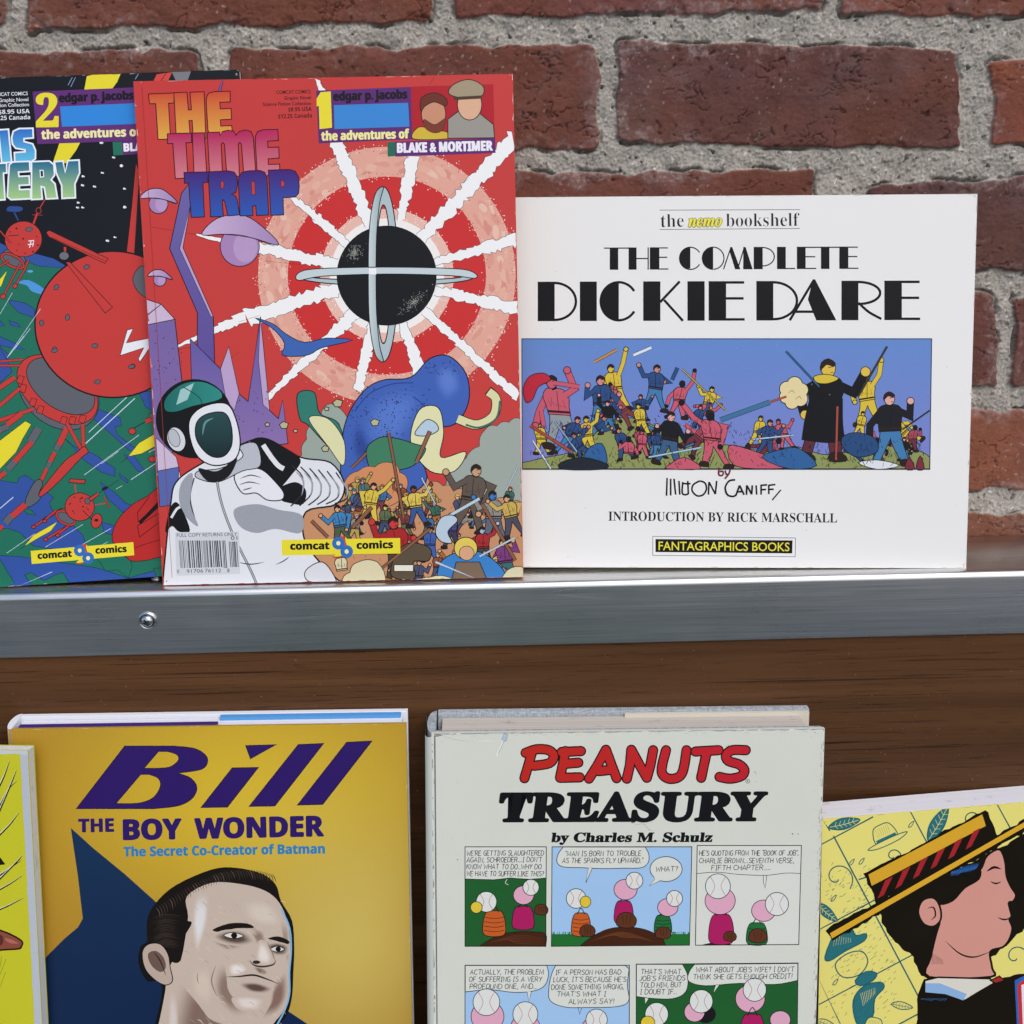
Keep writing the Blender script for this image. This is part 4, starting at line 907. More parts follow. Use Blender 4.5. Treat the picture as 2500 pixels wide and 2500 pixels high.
# ------------------------------------------------------------------ 2. black comic book at the far left
def book_black():
    a = Art(PT['at']); a.z = Z9; rg = random.Random(21)
    gn, bl = '#1f6e58', '#2f539b'
    # the striped globe below
    a.poly([(-900, 1330), (-300, 1180), (0, 1150), (100, 1170), (230, 1210), (400, 1290), (700, 1400), (1600, 1900), (1600, 3600), (-1100, 3600)], gn, ol=3)
    for P in ([(-400, 1160), (0, 1140), (60, 1170), (230, 1210), (340, 1240), (440, 1300), (250, 1290), (100, 1230), (0, 1230), (-400, 1300)], [(60, 1500), (160, 1520), (220, 1560), (215, 1610), (120, 1580), (60, 1520)],
              [(-300, 1620), (0, 1630), (30, 1660), (-20, 1670)], [(55, 1630), (110, 1645), (130, 1672), (70, 1660)], [(0, 1730), (90, 1770), (160, 1815), (60, 1800), (-60, 1770)], [(-500, 1800), (0, 1790), (60, 1850), (20, 1930), (-500, 1950)]):
        a.poly(P, bl, ol=2)
    a.blob([(115, 1390), (180, 1375), (275, 1430), (270, 1465), (200, 1445), (170, 1410)], '#4f95d6', k=3); a.ell(190, 1320, 18, 8, '#5aa6dc')
    a.z = Z10
    for P in ([(-600, 60), (0, 0), (60, 100), (90, 180), (0, 260), (-600, 300)], [(690, 440), (900, 520), (910, 580), (860, 590), (880, 650), (1000, 740), (1060, 800), (960, 760), (840, 650), (700, 530)],
              [(490, 680), (560, 740), (700, 790), (860, 900), (860, 960), (760, 930), (620, 830)], [(0, 990), (130, 1010), (140, 970), (190, 950), (240, 985), (330, 1060), (400, 1120), (370, 1160), (390, 1210), (520, 1300), (620, 1400), (640, 1460), (480, 1520), (250, 1480), (150, 1380), (60, 1350), (-600, 1400), (-600, 950)],
              [(750, 1000), (870, 1090), (940, 1160), (1000, 1180), (920, 1230), (800, 1120)], [(890, 935), (960, 990), (955, 1010), (900, 970)], [(930, 800), (1000, 800), (1090, 930), (1030, 920)], [(1040, 330), (1160, 320), (1160, 480), (1090, 440)],
              [(-900, 1530), (150, 1560), (700, 1640), (780, 1660), (960, 1720), (1250, 1640), (1300, 1900), (-900, 2000)], [(760, 1300), (860, 1330), (900, 1420), (780, 1380)]):
        a.poly(P, '#30519c', ol=2.4)
    for P in ([(0, 1580), (60, 1680), (110, 1760), (60, 1900), (-400, 1900), (-400, 1560)], [(185, 1700), (230, 1680), (330, 1740), (430, 1690), (470, 1680), (520, 1780), (260, 1860), (230, 1760)], [(1150, 1650), (1250, 1640), (1250, 1720), (1170, 1710)],
              [(690, 1530), (960, 1500), (990, 1640), (960, 1720), (880, 1660), (790, 1670), (760, 1620)], [(170, 1200), (230, 1210), (270, 1250), (200, 1240)]):
        a.poly(P, gn, ol=2.4)
    for p, q, w_ in (((50, 1535), (260, 1390), 6), ((150, 1795), (390, 1675), 9), ((340, 1490), (620, 1320), 6), ((600, 1480), (830, 1350), 7), ((0, 1200), (100, 1115), 12), ((640, 715), (1010, 375), 13), ((665, 630), (1000, 320), 10), ((630, 950), (1040, 650), 8), ((980, 985), (1170, 860), 9), ((1115, 780), (1170, 750), 8), ((870, 1055), (915, 1030), 6), ((760, 865), (890, 770), 6), ((55, 70), (180, -90), 9), ((770, 1470), (810, 1448), 6)):
        a.line([p, q], w_, '#cfdcec', taper=True)
    # yellow flames
    a.poly([(0, 690), (190, 545), (235, 570), (170, 680), (120, 780), (0, 905), (-200, 1000), (-200, 850)], '#e4d62f', ol=3)
    a.poly([(185, 1480), (250, 1400), (430, 1300), (380, 1370), (290, 1420)], '#e4d62f', ol=2.4); a.line([(185, 1482), (150, 1505)], 3, INK)
    a.poly([(960, 810), (1040, 710), (1170, 635), (1170, 730), (1060, 790)], '#e4d62f', ol=2.4); a.line([(960, 810), (905, 860)], 3, INK)
    # plain red machines: large ball with a drum and legs
    rd, gy = '#c23a35', '#5d6068'
    a.z = Z9
    a.poly([(855, 640), (880, 700), (870, 820), (845, 1220), (795, 1210), (830, 900)], rd, ol=3)
    a.z = Z10
    a.ell(440, 330, 330, 250, gy, 4, rot=38, n=48)
    a.ell(430, 310, 338, 215, rd, 4, rot=35, n=48); a.ell(455, 285, 290, 165, gy, 4, rot=35, n=48)
    for (x, y) in ((150, 235), (170, 300), (245, 405), (300, 460), (475, 540), (540, 540), (615, 530)):
        a.poly([(x-28, y+20), (x-10, y-30), (x+32, y-22), (x+14, y+34)], rd, ol=3)
    def limb(P, w_, c=rd):
        for i in range(len(P)-1): a.line([P[i], P[i+1]], w_+7, INK); a.line([P[i], P[i+1]], w_, c)
    limb([(-80, 105), (170, 85)], 14); limb([(-80, 130), (150, 130)], 14); limb([(-100, 360), (110, 220)], 34); limb([(-60, 480), (150, 300)], 26); limb([(-60, 560), (250, 455)], 26); limb([(-60, 660), (160, 490)], 40); limb([(60, 585), (0, 610)], 44, gy)
    limb([(250, 690), (100, 860)], 40); limb([(110, 850), (60, 905)], 48, gy); limb([(40, 930), (-60, 1010)], 34); limb([(290, 600), (230, 700)], 60, gy)
    limb([(500, 600), (440, 730)], 44); limb([(440, 720), (420, 760)], 44, gy); limb([(410, 780), (370, 860)], 34); limb([(375, 850), (360, 890)], 36, gy); limb([(350, 900), (310, 990)], 28); limb([(620, 570), (625, 740)], 26); limb([(500, 560), (615, 770)], 24)
    a.blob([(575, 780), (630, 735), (660, 780), (610, 820), (440, 1000), (320, 1105), (290, 1095), (340, 1020), (480, 850)], rd, 4, k=3)
    a.blob([(190, 1180), (200, 1110), (260, 1000), (305, 985), (320, 1020), (290, 1090), (300, 1130), (230, 1185)], gy, 4, k=3); limb([(190, 1170), (90, 1260)], 46); limb([(85, 1255), (40, 1310)], 52, gy); limb([(20, 1330), (-60, 1400)], 34)
    a.z = ZF
    a.ell(213, 612, 147, 138, rd, 2.2, n=72)
    a.z = Z9
    for x, y, ro in ((545, 1293, -25), (355, 1420, -50), (425, 1610, -80), (262, 1645, 80), (345, 1812, 80), (597, 1788, 0), (832, 1918, -20)): a.ell(x, y, 19, 14, gy, 2.6, rot=ro, n=16)
    a.z = Z10
    for x, y in ((410, 18), (985, 138), (730, 252)): a.ell(x, y, 25, 15, gy, 2.8, rot=-15, n=16)
    a.z = Z9
    a.blob([(835, 1375), (860, 1310), (905, 1290), (960, 1400), (940, 1490), (870, 1450)], gy, 3, k=3)
    a.poly([(290, 1075), (310, 1062), (680, 1240), (660, 1270), (310, 1105)], rd, ol=3); a.line([(320, 1105), (665, 1255)], 2.5, INK); a.poly([(412, 1262), (440, 1262), (708, 1545), (662, 1583)], rd, ol=3)
    a.rect(400, 1165, 418, 1210, rd, 2); a.ell(403, 1223, 31, 26, '#6a6d75', 3)
    a.poly([(800, 1690), (838, 1680), (795, 1770), (890, 1750), (990, 1730), (880, 1890), (870, 1870), (905, 1800), (755, 1850)], '#e8eaee', ol=3)
    # small one above
    a.line([(200, 1050), (240, 940)], 18, INK); a.line([(200, 1050), (240, 940)], 12, rd); a.line([(240, 940), (285, 865)], 6, rd); a.ell(243, 938, 16, 18, '#111318', 3, '#b03a34'); a.line([(205, 965), (268, 967)], 3, rd)
    a.blob([(40, 930), (60, 910), (130, 912), (145, 930), (120, 946), (50, 944)], '#2e4a8c', 2, k=3); a.line([(90, 950), (115, 1000)], 9, '#2e4a8c')
    a.ell(85, 1240, 78, 55, gy, 3, rot=25); a.ell(80, 1255, 85, 42, rd, 3, rot=28, hole=(70, 26))
    a.ell(147, 1117, 117, 112, rd, 3, n=40); a.ell(183, 1056, 22, 14, gy, 2, rot=-10)
    a.dots([(104, 1050), (62, 1072), (146, 1115), (118, 1150), (232, 1102), (238, 1155), (106, 1188), (158, 1206), (208, 1196)], 6, '#5e1b18')
    a.line([(0, 1065), (70, 1145)], 12, INK); a.line([(0, 1065), (70, 1145)], 7, rd); a.line([(48, 1098), (120, 1092)], 4, INK)
    a.line([(178, 1130), (215, 1125)], 6, '#e6e6ea'); a.line([(175, 1152), (212, 1148)], 6, '#e6e6ea'); a.line([(196, 1128), (186, 1172)], 6, '#e6e6ea'); a.line([(212, 1130), (206, 1165)], 5, '#e6e6ea')
    for P in ([(180, 1245), (150, 1320), (95, 1410)], [(130, 1270), (75, 1370), (20, 1480)], [(60, 1250), (-20, 1300)]):
        a.line(P, 16, INK); a.line(P, 9, rd)
    a.ell(95, 1412, 14, 16, rd, 3); a.ell(20, 1478, 17, 16, rd, 3); a.poly([(-60, 1440), (45, 1315), (10, 1410), (-60, 1490)], '#e4d62f', ol=2)
    for p, q in (((0, 1590), (78, 1455)), ((50, 1855), (255, 1555)), ((90, 1810), (190, 1680))): a.line([p, q], 6, '#c5d3e6', taper=True)
    # small one below, red blade right
    a.z = Z10
    for P in ([(470, 1200), (350, 1270), (255, 1335)], [(560, 1310), (440, 1370), (345, 1430)], [(420, 1215), (330, 1290)], [(500, 1340), (430, 1400)]):
        a.line(P, 22, INK); a.line(P, 13, rd)
    for x, y in ((252, 1338), (343, 1432), (335, 1295), (432, 1402)): a.ell(x, y, 16, 13, rd, 4, n=16)
    a.ell(500, 1262, 75, 60, gy, 4, rot=30); a.ell(492, 1272, 84, 50, rd, 3, rot=30, hole=(68, 34))
    a.ell(597, 1188, 110, 105, rd, 4, n=40); a.dots([(rg.uniform(520, 680), rg.uniform(1110, 1270)) for _ in range(14)], 7, '#5e1b18')
    a.line([(665, 1140), (735, 1090)], 30, INK); a.line([(665, 1140), (735, 1090)], 20, rd); a.ell(655, 1145, 20, 22, gy, 3); a.line([(735, 1090), (890, 985)], 3, INK); a.ell(785, 1050, 26, 12, '#16181c', 0, rot=-25)
    a.line([(568, 1085), (562, 1020)], 8, rd); a.poly([(515, 1005), (525, 978), (640, 985), (632, 1015)], rd, ol=4); a.line([(710, 1175), (790, 1160)], 7, rd); a.line([(780, 1115), (820, 1195)], 14, INK); a.line([(780, 1115), (820, 1195)], 8, rd)
    a.ell(723, 1293, 40, 56, rd, 4, rot=15); a.ell(722, 1288, 16, 10, '#33100f'); a.line([(620, 1215), (690, 1285)], 5, INK)
    a.blob([(840, 1400), (880, 1290), (980, 1180), (1100, 1110), (1250, 1040), (1260, 1500), (1150, 1575), (1000, 1595), (940, 1560), (860, 1480)], '#b72a29', 4)
    a.line([(1120, 1110), (1030, 1230), (1035, 1300), (1200, 1150)], 5, INK); a.poly([(1040, 1300), (1200, 1130), (1200, 1180), (1050, 1320)], INK); a.line([(1200, 1230), (1030, 1330), (1045, 1415), (1210, 1290)], 5, INK); a.curve([(930, 1540), (1050, 1480), (1220, 1430)], 4, INK)
    a.line([(1090, 550), (1140, 530)], 40, INK); a.line([(1090, 550), (1140, 530)], 32, rd); a.ell(1135, 505, 20, 20, gy, 3); a.line([(1000, 600), (1090, 550)], 6, INK); a.ell(990, 622, 27, 24, rd, 4); a.ell(1140, 830, 28, 22, rd, 4)
    comcat(a, [(230, 1518), (998, 1452), (1005, 1550), (238, 1616)], ((282, 1578), (540, 1560)), ((715, 1538), (950, 1525)), (597, 1515), (660, 1572), 44, 50)
    # sky marks, headings
    a.z = Z9
    a.poly([(545, 92), (580, 70), (760, 70), (738, 130), (700, 182), (528, 182)], '#e4d62f', ol=2); a.poly([(375, 505), (508, 505), (480, 560), (420, 640), (330, 640)], '#e4d62f', ol=2)
    for p, q in (((428, 150), (455, 100)), ((445, 160), (475, 100)), ((850, 112), (870, 80))): a.line([p, q], 7, '#8fa9c9', taper=True)
    a.poly([(960, 130), (985, 80), (1085, 60), (1050, 140)], '#c8443c', ol=2); a.line([(1005, 130), (1050, 65)], 5, INK); a.poly([(1080, 60), (1200, 50), (1180, 120), (1110, 130)], '#74777c')
    stars = [(710, 603), (763, 656), (520, 722), (515, 778), (590, 786), (490, 888), (517, 918), (483, 918), (783, 916), (672, 1127), (720, 1105), (635, 510), (640, 700), (780, 800)]
    a.dots(stars, 9, '#f1f3f6'); a.dots([(x+9, y+2) for x, y in stars], 6, '#cdd3da')
    wt = '#dfe2e6'
    for tx, p, q, cap, f_ in (('COMCAT COMICS', (-60, 220), (175, 212), 24, 'sans'), ('Graphic Novel', (-8, 256), (179, 249), 24, 'sans'), ('Science Fiction Collection', (-150, 292), (183, 281), 24, 'sans'), ('$8.95 USA', (-8, 331), (187, 325), 26, 'sansb'), ('$12.25 Canada', (-66, 371), (190, 363), 26, 'sansb')):
        a.text(tx, p, q, cap, wt, f_, .012)
    a.poly([(205, 190), (850, 163), (890, 498), (235, 520)], '#602c72'); a.text('2', (226, 412), (370, 410), 208, '#e6d92f', 'serif', .02)
    a.text('edgar p. jacobs', (370, 256), (842, 237), 54, '#15101a', 'sansb', .045); a.poly([(378, 284), (870, 262), (876, 392), (390, 411)], '#2f86d6')
    a.text('the adventures of', (260, 488), (890, 468), 56, '#efe6a8', 'sansb', .035)
    a.poly([(708, 508), (765, 505), (772, 588), (714, 592)], '#22705a'); a.poly([(765, 505), (1390, 470), (1396, 553), (772, 588)], '#602c72'); a.text('BLAKE & MORTIMER', (778, 566), (1380, 534), 52, '#eeecf2', 'sansb', .04)
    def T(pts, cg, holes=()):
        a.line(pts, 13, '#e9eef4', True); a.line(pts, 4, '#26303a', True); a.poly(pts, cg, holes); a.line(pts, 7, '#e9eef4', True)
        for h in holes: a.line(h, 6, '#e9eef4', True)
    g1 = ('grad', '#2f6fc4', '#63c0e0', 'y', 430, 640); g2 = ('grad', '#1a6a8e', '#a4cd84', 'y', 640, 865)
    a.text('ATLANT', (-640, 660), (-10, 640), 210, ('grad', '#2f6fc4', '#63c0e0', 'y', 430, 640), 'sansb', .03)
    T([(-8, 432), (52, 428), (72, 632), (12, 636)], g1)
    T([(75, 480), (85, 440), (120, 424), (206, 422), (208, 480), (150, 484), (150, 505), (205, 520), (222, 560), (222, 610), (195, 632), (95, 640), (92, 575), (160, 570), (158, 555), (100, 545), (80, 520)], g1)
    a.text('MYS', (-470, 885), (-60, 878), 225, ('grad', '#1a6a8e', '#a4cd84', 'y', 640, 865), 'sansb', .03)
    T([(-50, 645), (40, 640), (42, 700), (20, 702), (30, 868), (-30, 872), (-30, 704), (-50, 706)], g2)
    T([(60, 650), (80, 634), (185, 630), (188, 690), (115, 695), (118, 725), (182, 722), (185, 775), (120, 778), (122, 808), (190, 805), (193, 862), (70, 868), (48, 850)], g2)
    T([(200, 632), (310, 628), (338, 650), (342, 715), (320, 745), (345, 770), (360, 860), (292, 863), (280, 790), (258, 785), (265, 864), (200, 867)], g2, [[(252, 685), (272, 685), (275, 725), (255, 728)]])
    T([(345, 632), (395, 628), (410, 700), (428, 625), (496, 622), (500, 700), (470, 770), (473, 856), (392, 860), (390, 780), (355, 700)], g2)
    a.worn(2, ['#3c4148', '#70757a', '#a9adb0'], 120)
    root = book_root('comic_book', PT['at'], 'black comic book with red space machines, half hidden behind the red comic', 'book')
    a.build('front_cover', '#101318', root, print_mat('glossy_black_print', .34))
    t = .0055; w_, h_ = PT['at'][6:8]
    sheared_box('page_block', root, paper_mat('comic_paper_grey', '#d5d2c9'), .0006, w_-.0003, .0006, t-.0006, .0004, h_-.0004, 0)
    M = NT('black_card'); M.set(Base_Color=lin('#15171b'), Roughness=.4)
    sheared_box('back_cover', root, M.m, 0, w_, t-.0005, t, 0, h_, 0); sheared_box('spine', root, M.m, -.0003, .0005, .0001, t-.0001, 0, h_, 0)
book_black()
# ------------------------------------------------------------------ 3. wide white paperback
def broad(a, ch, x0, x1, t, b, th, tn):
    """heavy art-deco capitals: one fat stem, hairlines for the rest"""
    m = (t+b)/2; X = x0+th
    L = lambda *p: a.line(list(p), tn, INK)
    if ch in 'DIKERPLH': a.rect(x0, t, X, b, INK)
    if ch == 'D': a.line([(X-2, t+tn/2)]+[(X+(x1-X-tn/2)*math.sin(R_(k)), m-(m-t-tn/2)*math.cos(R_(k))) for k in range(0, 181, 9)]+[(X-2, b-tn/2)], tn, INK)
    if ch in 'E': L((X-1, t+tn/2), (x1, t+tn/2)); L((X-1, m-tn), (x1-2, m-tn)); L((X-1, b-tn/2), (x1+2, b-tn/2))
    if ch == 'L': L((X-1, b-tn/2), (x1, b-tn/2))
    if ch == 'K': L((X-1, m+4), (x1-12, t)); L((X+14, m-4), (x1, b))
    if ch in 'RP':
        q = t+(b-t)*(.60 if ch == 'P' else .62); mm = (t+q)/2
        if ch == 'P': q = b-tn/2-2 if False else q+((b-t)*.28); mm = (t+q)/2
        a.line([(X-2, t+tn/2)]+[(X+(x1-X-tn/2)*math.sin(R_(k)), mm-(mm-t-tn/2)*math.cos(R_(k))) for k in range(0, 181, 9)]+[(X-2, q-tn/2)], tn, INK)
        if ch == 'R': a.curve([(X, q-tn), (X+(x1-X)*.45, q+(b-q)*.45), (x1, b-tn/2)], tn, INK)
    if ch == 'H': L((X-1, m), (x1-tn, m)); L((x1-tn/2, t), (x1-tn/2, b))
    if ch == 'T': L((x0, t+tn/2), (x1, t+tn/2)); c = (x0+x1)/2-th*.35; a.rect(c-th/2, t, c+th/2, b, INK)
    if ch in 'CO':
        xc = x0+(x1-x0)*.5; ry_ = (b-t)/2+2
        a.poly([(xc, m-ry_)]+[(xc-(xc-x0)*math.sin(R_(k)), m-ry_*math.cos(R_(k))) for k in range(0, 181, 6)], INK)
        e = 180 if ch == 'O' else 62
        arc = lambda k: (xc+(x1-xc-tn/2)*math.sin(R_(k)), m-(ry_-tn/2)*math.cos(R_(k)))
        if ch == 'O': a.line([arc(k) for k in range(-2, 183, 6)], tn, INK)
        else: a.line([arc(k) for k in range(-2, e, 6)], tn, INK); a.line([arc(k) for k in range(182, 180-e, -6)], tn, INK)
    if ch == 'A':
        p = x0+(x1-x0)*.52
        a.poly([(p-4, t-6), (p+4, t-6), (x1, b), (x1-th*1.15, b), (p-th*.35, m-4)], INK); L((p, t-4), (x0, b)); L((x0+(p-x0)*.25, b-(b-t)*.22), (x1-th, b-(b-t)*.22))
    if ch == 'M':
        W_ = x1-x0; a.line([(x0, b), (x0+W_*.26, t)], tn, INK)
        a.poly([(x0+W_*.24, t), (x0+W_*.30, t), (x0+W_*.58, b), (x0+W_*.40, b), (x0+W_*.20, t+14)], INK); a.line([(x0+W_*.5, b-6), (x0+W_*.72, t)], tn, INK)
        a.poly([(x0+W_*.68, t), (x0+W_*.76, t), (x1, b), (x1-th*1.05, b)], INK)
def book_white():
    a = Art(PT['dk']); a.z = Z2; rg = random.Random(31)
    a.line([(557, 793), (1087, 791)], 2, '#39424c'); a.line([(557, 866), (1086, 862)], 2, '#39424c')
    a.text('the', (562, 857), (648, 855), 50, '#1c1f24', 'serif', -.012); a.text('bookshelf', (808, 855), (1085, 852), 50, '#1c1f24', 'serif', -.012)
    for p in ((-2, 0), (2, 0), (0, -2), (0, 2)): a.text('nemo', (665+p[0], 856+p[1]), (793+p[0], 854+p[1]), 48, '#6f6a24', 'serifit', .02)
    a.text('nemo', (665, 856), (793, 854), 48, '#e9df55', 'serifit', .01)
    y = lambda x, k: k-(x-350)*.004
    for ch, x0, x1, th in (('T', 347, 445, 32), ('H', 440, 516, 30), ('E', 520, 588, 36), ('C', 630, 716, 30), ('O', 716, 802, 30), ('M', 798, 908, 34), ('P', 912, 992, 34), ('L', 1000, 1068, 33), ('E', 1075, 1146, 33), ('T', 1146, 1240, 32), ('E', 1235, 1305, 34)):
        broad(a, ch, x0, x1, y(x0, 934), y(x0, 1018), th, 4.4)
    y = lambda x, k: k-(x-100)*.0032
    for ch, x0, x1, th in (('D', 97, 246, 64), ('I', 256, 320, 64), ('C', 330, 476, 64), ('K', 495, 645, 65), ('I', 662, 727, 65), ('E', 742, 876, 66), ('D', 922, 1080, 64), ('A', 1048, 1224, 66), ('R', 1243, 1394, 64), ('E', 1405, 1538, 66)):
        broad(a, ch, x0, x1, y(x0, 1063), y(x0, 1212), th, 9.5)
    # picture strip: plain stand-in figures on a hill
    a.z = Z4
    a.poly([(110, 40), (1597, 40), (1590, 514), (112, 514)], ('grad', '#6288c6', '#7a80c2', 'y', 40, 330))
    for k in range(420):
        xx, yy = rg.uniform(118, 1585), rg.uniform(48, 420); a.dots([(xx, yy)], rg.uniform(1.5, 3), rg.choice(['#5c80bf', '#6e82c6', '#7f86c6']))
    a.poly(a.soft([(112, 512, 1), (112, 490, 1), (200, 470), (290, 450), (330, 400), (400, 370), (450, 330), (520, 330), (600, 360), (700, 400), (800, 420), (900, 430), (1000, 450), (1100, 430), (1200, 460), (1290, 450), (1380, 430), (1480, 430), (1560, 450), (1590, 470, 1), (1589, 512, 1)], 3), '#8a9358', ol=2)
    for k in range(150):
        xx = rg.uniform(125, 1575); yy = rg.uniform(440, 508); a.line([(xx, yy), (xx+rg.uniform(-12, 12), yy-rg.uniform(8, 22))], 1.8, '#1c2016')
    rdk, nv, yw, bl, bk = '#c4586a', '#2c4a7c', '#d4b93c', '#3f78a8', '#15161c'
    F = [(270, 440, 270, rdk, '#8c969a', rdk, -.25, .1), (400, 370, 200, nv, bl, '#c88', .1, .05), (465, 300, 170, yw, yw, yw, -.1, .3), (590, 300, 170, nv, bl, '#c98776', -.1, .2), (670, 330, 140, rdk, rdk, bk, .1, .3), (770, 330, 120, yw, yw, yw, .1, .2),
         (530, 350, 130, '#a5485a', '#7a3a3a', bk, -.2, .2), (640, 500, 200, bk, '#3a5a80', '#d9a19a', -.1, .1), (500, 512, 120, rdk, None, bk, -.1, .1), (815, 505, 210, rdk, rdk, bk, -.25, .1), (990, 470, 140, nv, nv, '#c98860', 0, .1),
         (1200, 480, 370, '#101116', '#5a2a34', '#d9b84a', .06, .05), (1370, 350, 190, yw, yw, yw, .08, .3), (1330, 400, 100, yw, yw, yw, 0, None), (1450, 500, 270, '#17181f', bl, '#d8a79a', .02, .05), (1545, 430, 140, yw, yw, yw, 0, .1)]
    F = [tuple('#cc8888' if q == '#c88' else q for q in f_) for f_ in F]
    ex = [(rg.uniform(330, 760), rg.uniform(340, 400), rg.uniform(90, 130)) for _ in range(9)]+[(rg.uniform(160, 1120), rg.uniform(430, 505), rg.uniform(100, 150)) for _ in range(14)]+[(rg.uniform(1260, 1540), rg.uniform(430, 500), rg.uniform(80, 120)) for _ in range(6)]
    F2_ = [(x, y_, s_, *rg.choice([(rdk, rdk, rdk), (nv, bl, '#c98776'), (nv, nv, '#c98776'), ('#a5485a', '#6a2f3a', bk), (bk, bl, '#d9a19a'), (yw, yw, yw)]), rg.uniform(-.3, .3), rg.choice([None, .05, .2])) for x, y_, s_ in ex]
    F = sorted(F+F2_, key=lambda q: q[1]+q[2]*.15)
    for x, y_, s_, t, l, h, le, ar in F:
        peg(a, x, y_, s_, t, l, h, le, ar, 2)
        if s_ > 300: a.poly(a.soft([(x-.16*s_+14, y_-.6*s_, 1), (x+.16*s_+14, y_-.6*s_, 1), (x+.20*s_, y_-.36*s_), (x+.22*s_, y_-.2*s_, 1), (x+.05*s_, y_-.17*s_), (x-.2*s_, y_-.2*s_, 1), (x-.17*s_, y_-.4*s_)], 4), '#101116', ol=2); a.blob([(x-30, y_-.82*s_), (x+16, y_-.84*s_), (x+60, y_-.80*s_), (x+20, y_-.75*s_), (x-20, y_-.76*s_)], yw, 2, k=3)
    a.blob([(115, 220), (140, 175), (190, 165), (215, 190), (170, 215), (150, 260), (125, 270)], '#b8283c', 2, k=3)
    for P, c in (([(860, 430), (930, 440), (1080, 500), (1000, 512), (880, 500)], rdk), ([(330, 500), (350, 440), (400, 420), (420, 480), (400, 510)], '#2f5f95'), ([(980, 470), (1060, 440), (1120, 440), (1180, 500), (1080, 512)], '#2f5f95'), ([(1270, 400), (1320, 380), (1390, 400), (1400, 450), (1330, 470), (1280, 440)], '#264a78'), ([(250, 490), (330, 470), (420, 495), (400, 514), (260, 514)], '#20262e'), ([(640, 500), (700, 470), (760, 512), (640, 512)], rdk), ([(1330, 490), (1400, 480), (1480, 500), (1400, 514)], '#d9dde0'), ([(1500, 512), (1515, 470), (1535, 512)], '#7a2a3c'), ([(1540, 512), (1555, 465), (1570, 512)], '#7a2a3c')):
        a.blob(P, c, 2, k=3)
    for ol_ in (1, 0):
        for x, y_, r in ((1072, 222, 26), (1100, 205, 26), (1124, 226, 24), (1120, 258, 26), (1090, 270, 24), (1070, 250, 24), (1098, 238, 34)):
            a.ell(x, y_, r+3*ol_, r+3*ol_, INK if ol_ else '#e0cf9a', n=20)
    a.curve([(1075, 240), (1090, 228), (1100, 240)], 2.6, '#8a7a4a', True); a.curve([(1100, 262), (1116, 250), (1126, 262)], 2.6, '#8a7a4a', True)
    for p, q, w_, c in (((830, 335), (1010, 270), 16, '#3f6f96'), ((1010, 270), (1070, 250), 5, '#b5523f'), ((1068, 85), (1190, 215), 5, '#2f5f8a'), ((1255, 285), (1250, 480), 7, '#a84a3c'), ((372, 125), (455, 80), 8, '#c0893c'), ((515, 100), (580, 72), 10, '#d8dde2'), ((690, 150), (850, 300), 4, '#b7a13c'), ((1330, 250), (1435, 68), 5, '#3a3a30'), ((140, 355), (290, 450), 9, '#a24a3c'), ((150, 410), (215, 512), 5, '#cfd8e0'), ((230, 340), (310, 450), 5, '#8fa8bc'), ((570, 470), (760, 435), 6, '#9ec0d6'), ((950, 405), (1095, 390), 5, '#a9c6da'), ((225, 200), (320, 215), 14, rdk), ((1490, 370), (1590, 300), 3, '#333'), ((655, 190), (675, 145), 12, nv), ((740, 380), (700, 350), 12, rdk), ((180, 300), (190, 360), 14, rdk)):
        c = '#333333' if c == '#333' else c
        a.line([p, q], w_+3, INK); a.line([p, q], w_, c)
    for k in range(760):
        xx = rg.choice([rg.uniform(150, 700), rg.uniform(700, 1100), rg.uniform(1150, 1560)]); yy = rg.uniform(240, 505); L_ = rg.uniform(5, 20)
        if yy > 300+abs(xx-500)*.1: a.line([(xx, yy), (xx+rg.uniform(-L_, L_), yy+L_*.8)], rg.uniform(1.8, 4.5), '#14161c', taper=True)
    a.line([(110, 40), (1597, 40), (1590, 514), (112, 514)], 2.6, '#1b2a48', True)
    # lettering below
    mar = '#6a2436'
    a.curve([(826, 508), (824, 522), (826, 535), (838, 535), (840, 522), (828, 522)], 6, mar); a.curve([(848, 518), (852, 532), (862, 530)], 6, mar); a.curve([(866, 514), (860, 532), (846, 548)], 6, mar)
    H = lambda *q: a.curve(list(q), 6.4, INK, k=4)
    H((637, 545), (635, 610)); H((650, 548), (650, 609)); H((662, 548), (668, 606)); H((680, 556), (683, 606))
    H((694, 560), (692, 600), (706, 606), (716, 600)); H((694, 566), (722, 566)); H((712, 556), (714, 602))
    H((755, 556), (732, 570), (728, 592), (746, 610), (768, 606), (780, 585), (774, 563), (755, 556)); H((787, 606), (789, 560)); H((789, 560), (812, 604)); H((812, 604), (817, 556))
    H((884, 552), (862, 556), (848, 580), (856, 606), (876, 612), (888, 606)); H((886, 610), (900, 572)); H((900, 572), (916, 606)); H((890, 596), (910, 594)); H((925, 606), (926, 572)); H((926, 572), (944, 604)); H((944, 604), (946, 572)); H((960, 572), (962, 606))
    H((978, 606), (978, 570)); H((978, 572), (1000, 570)); H((978, 588), (996, 587)); H((1006, 604), (1006, 570)); H((1006, 572), (1030, 569)); H((1006, 587), (1024, 586)); a.line([(1050, 588), (1018, 626)], 5, INK)
    a.text('INTRODUCTION BY RICK MARSCHALL', (424, 700), (1254, 707), 34, '#1e2024', 'serif', 0)
    a.line([(585, 757), (1103, 763), (1102, 831), (585, 826)], 2, '#56657a', True); a.poly([(595, 767), (1092, 772), (1091, 819), (595, 814)], '#111214')
    a.text('FANTAGRAPHICS BOOKS', (606, 807), (1081, 811), 33, '#ded43f', 'sans', .008)
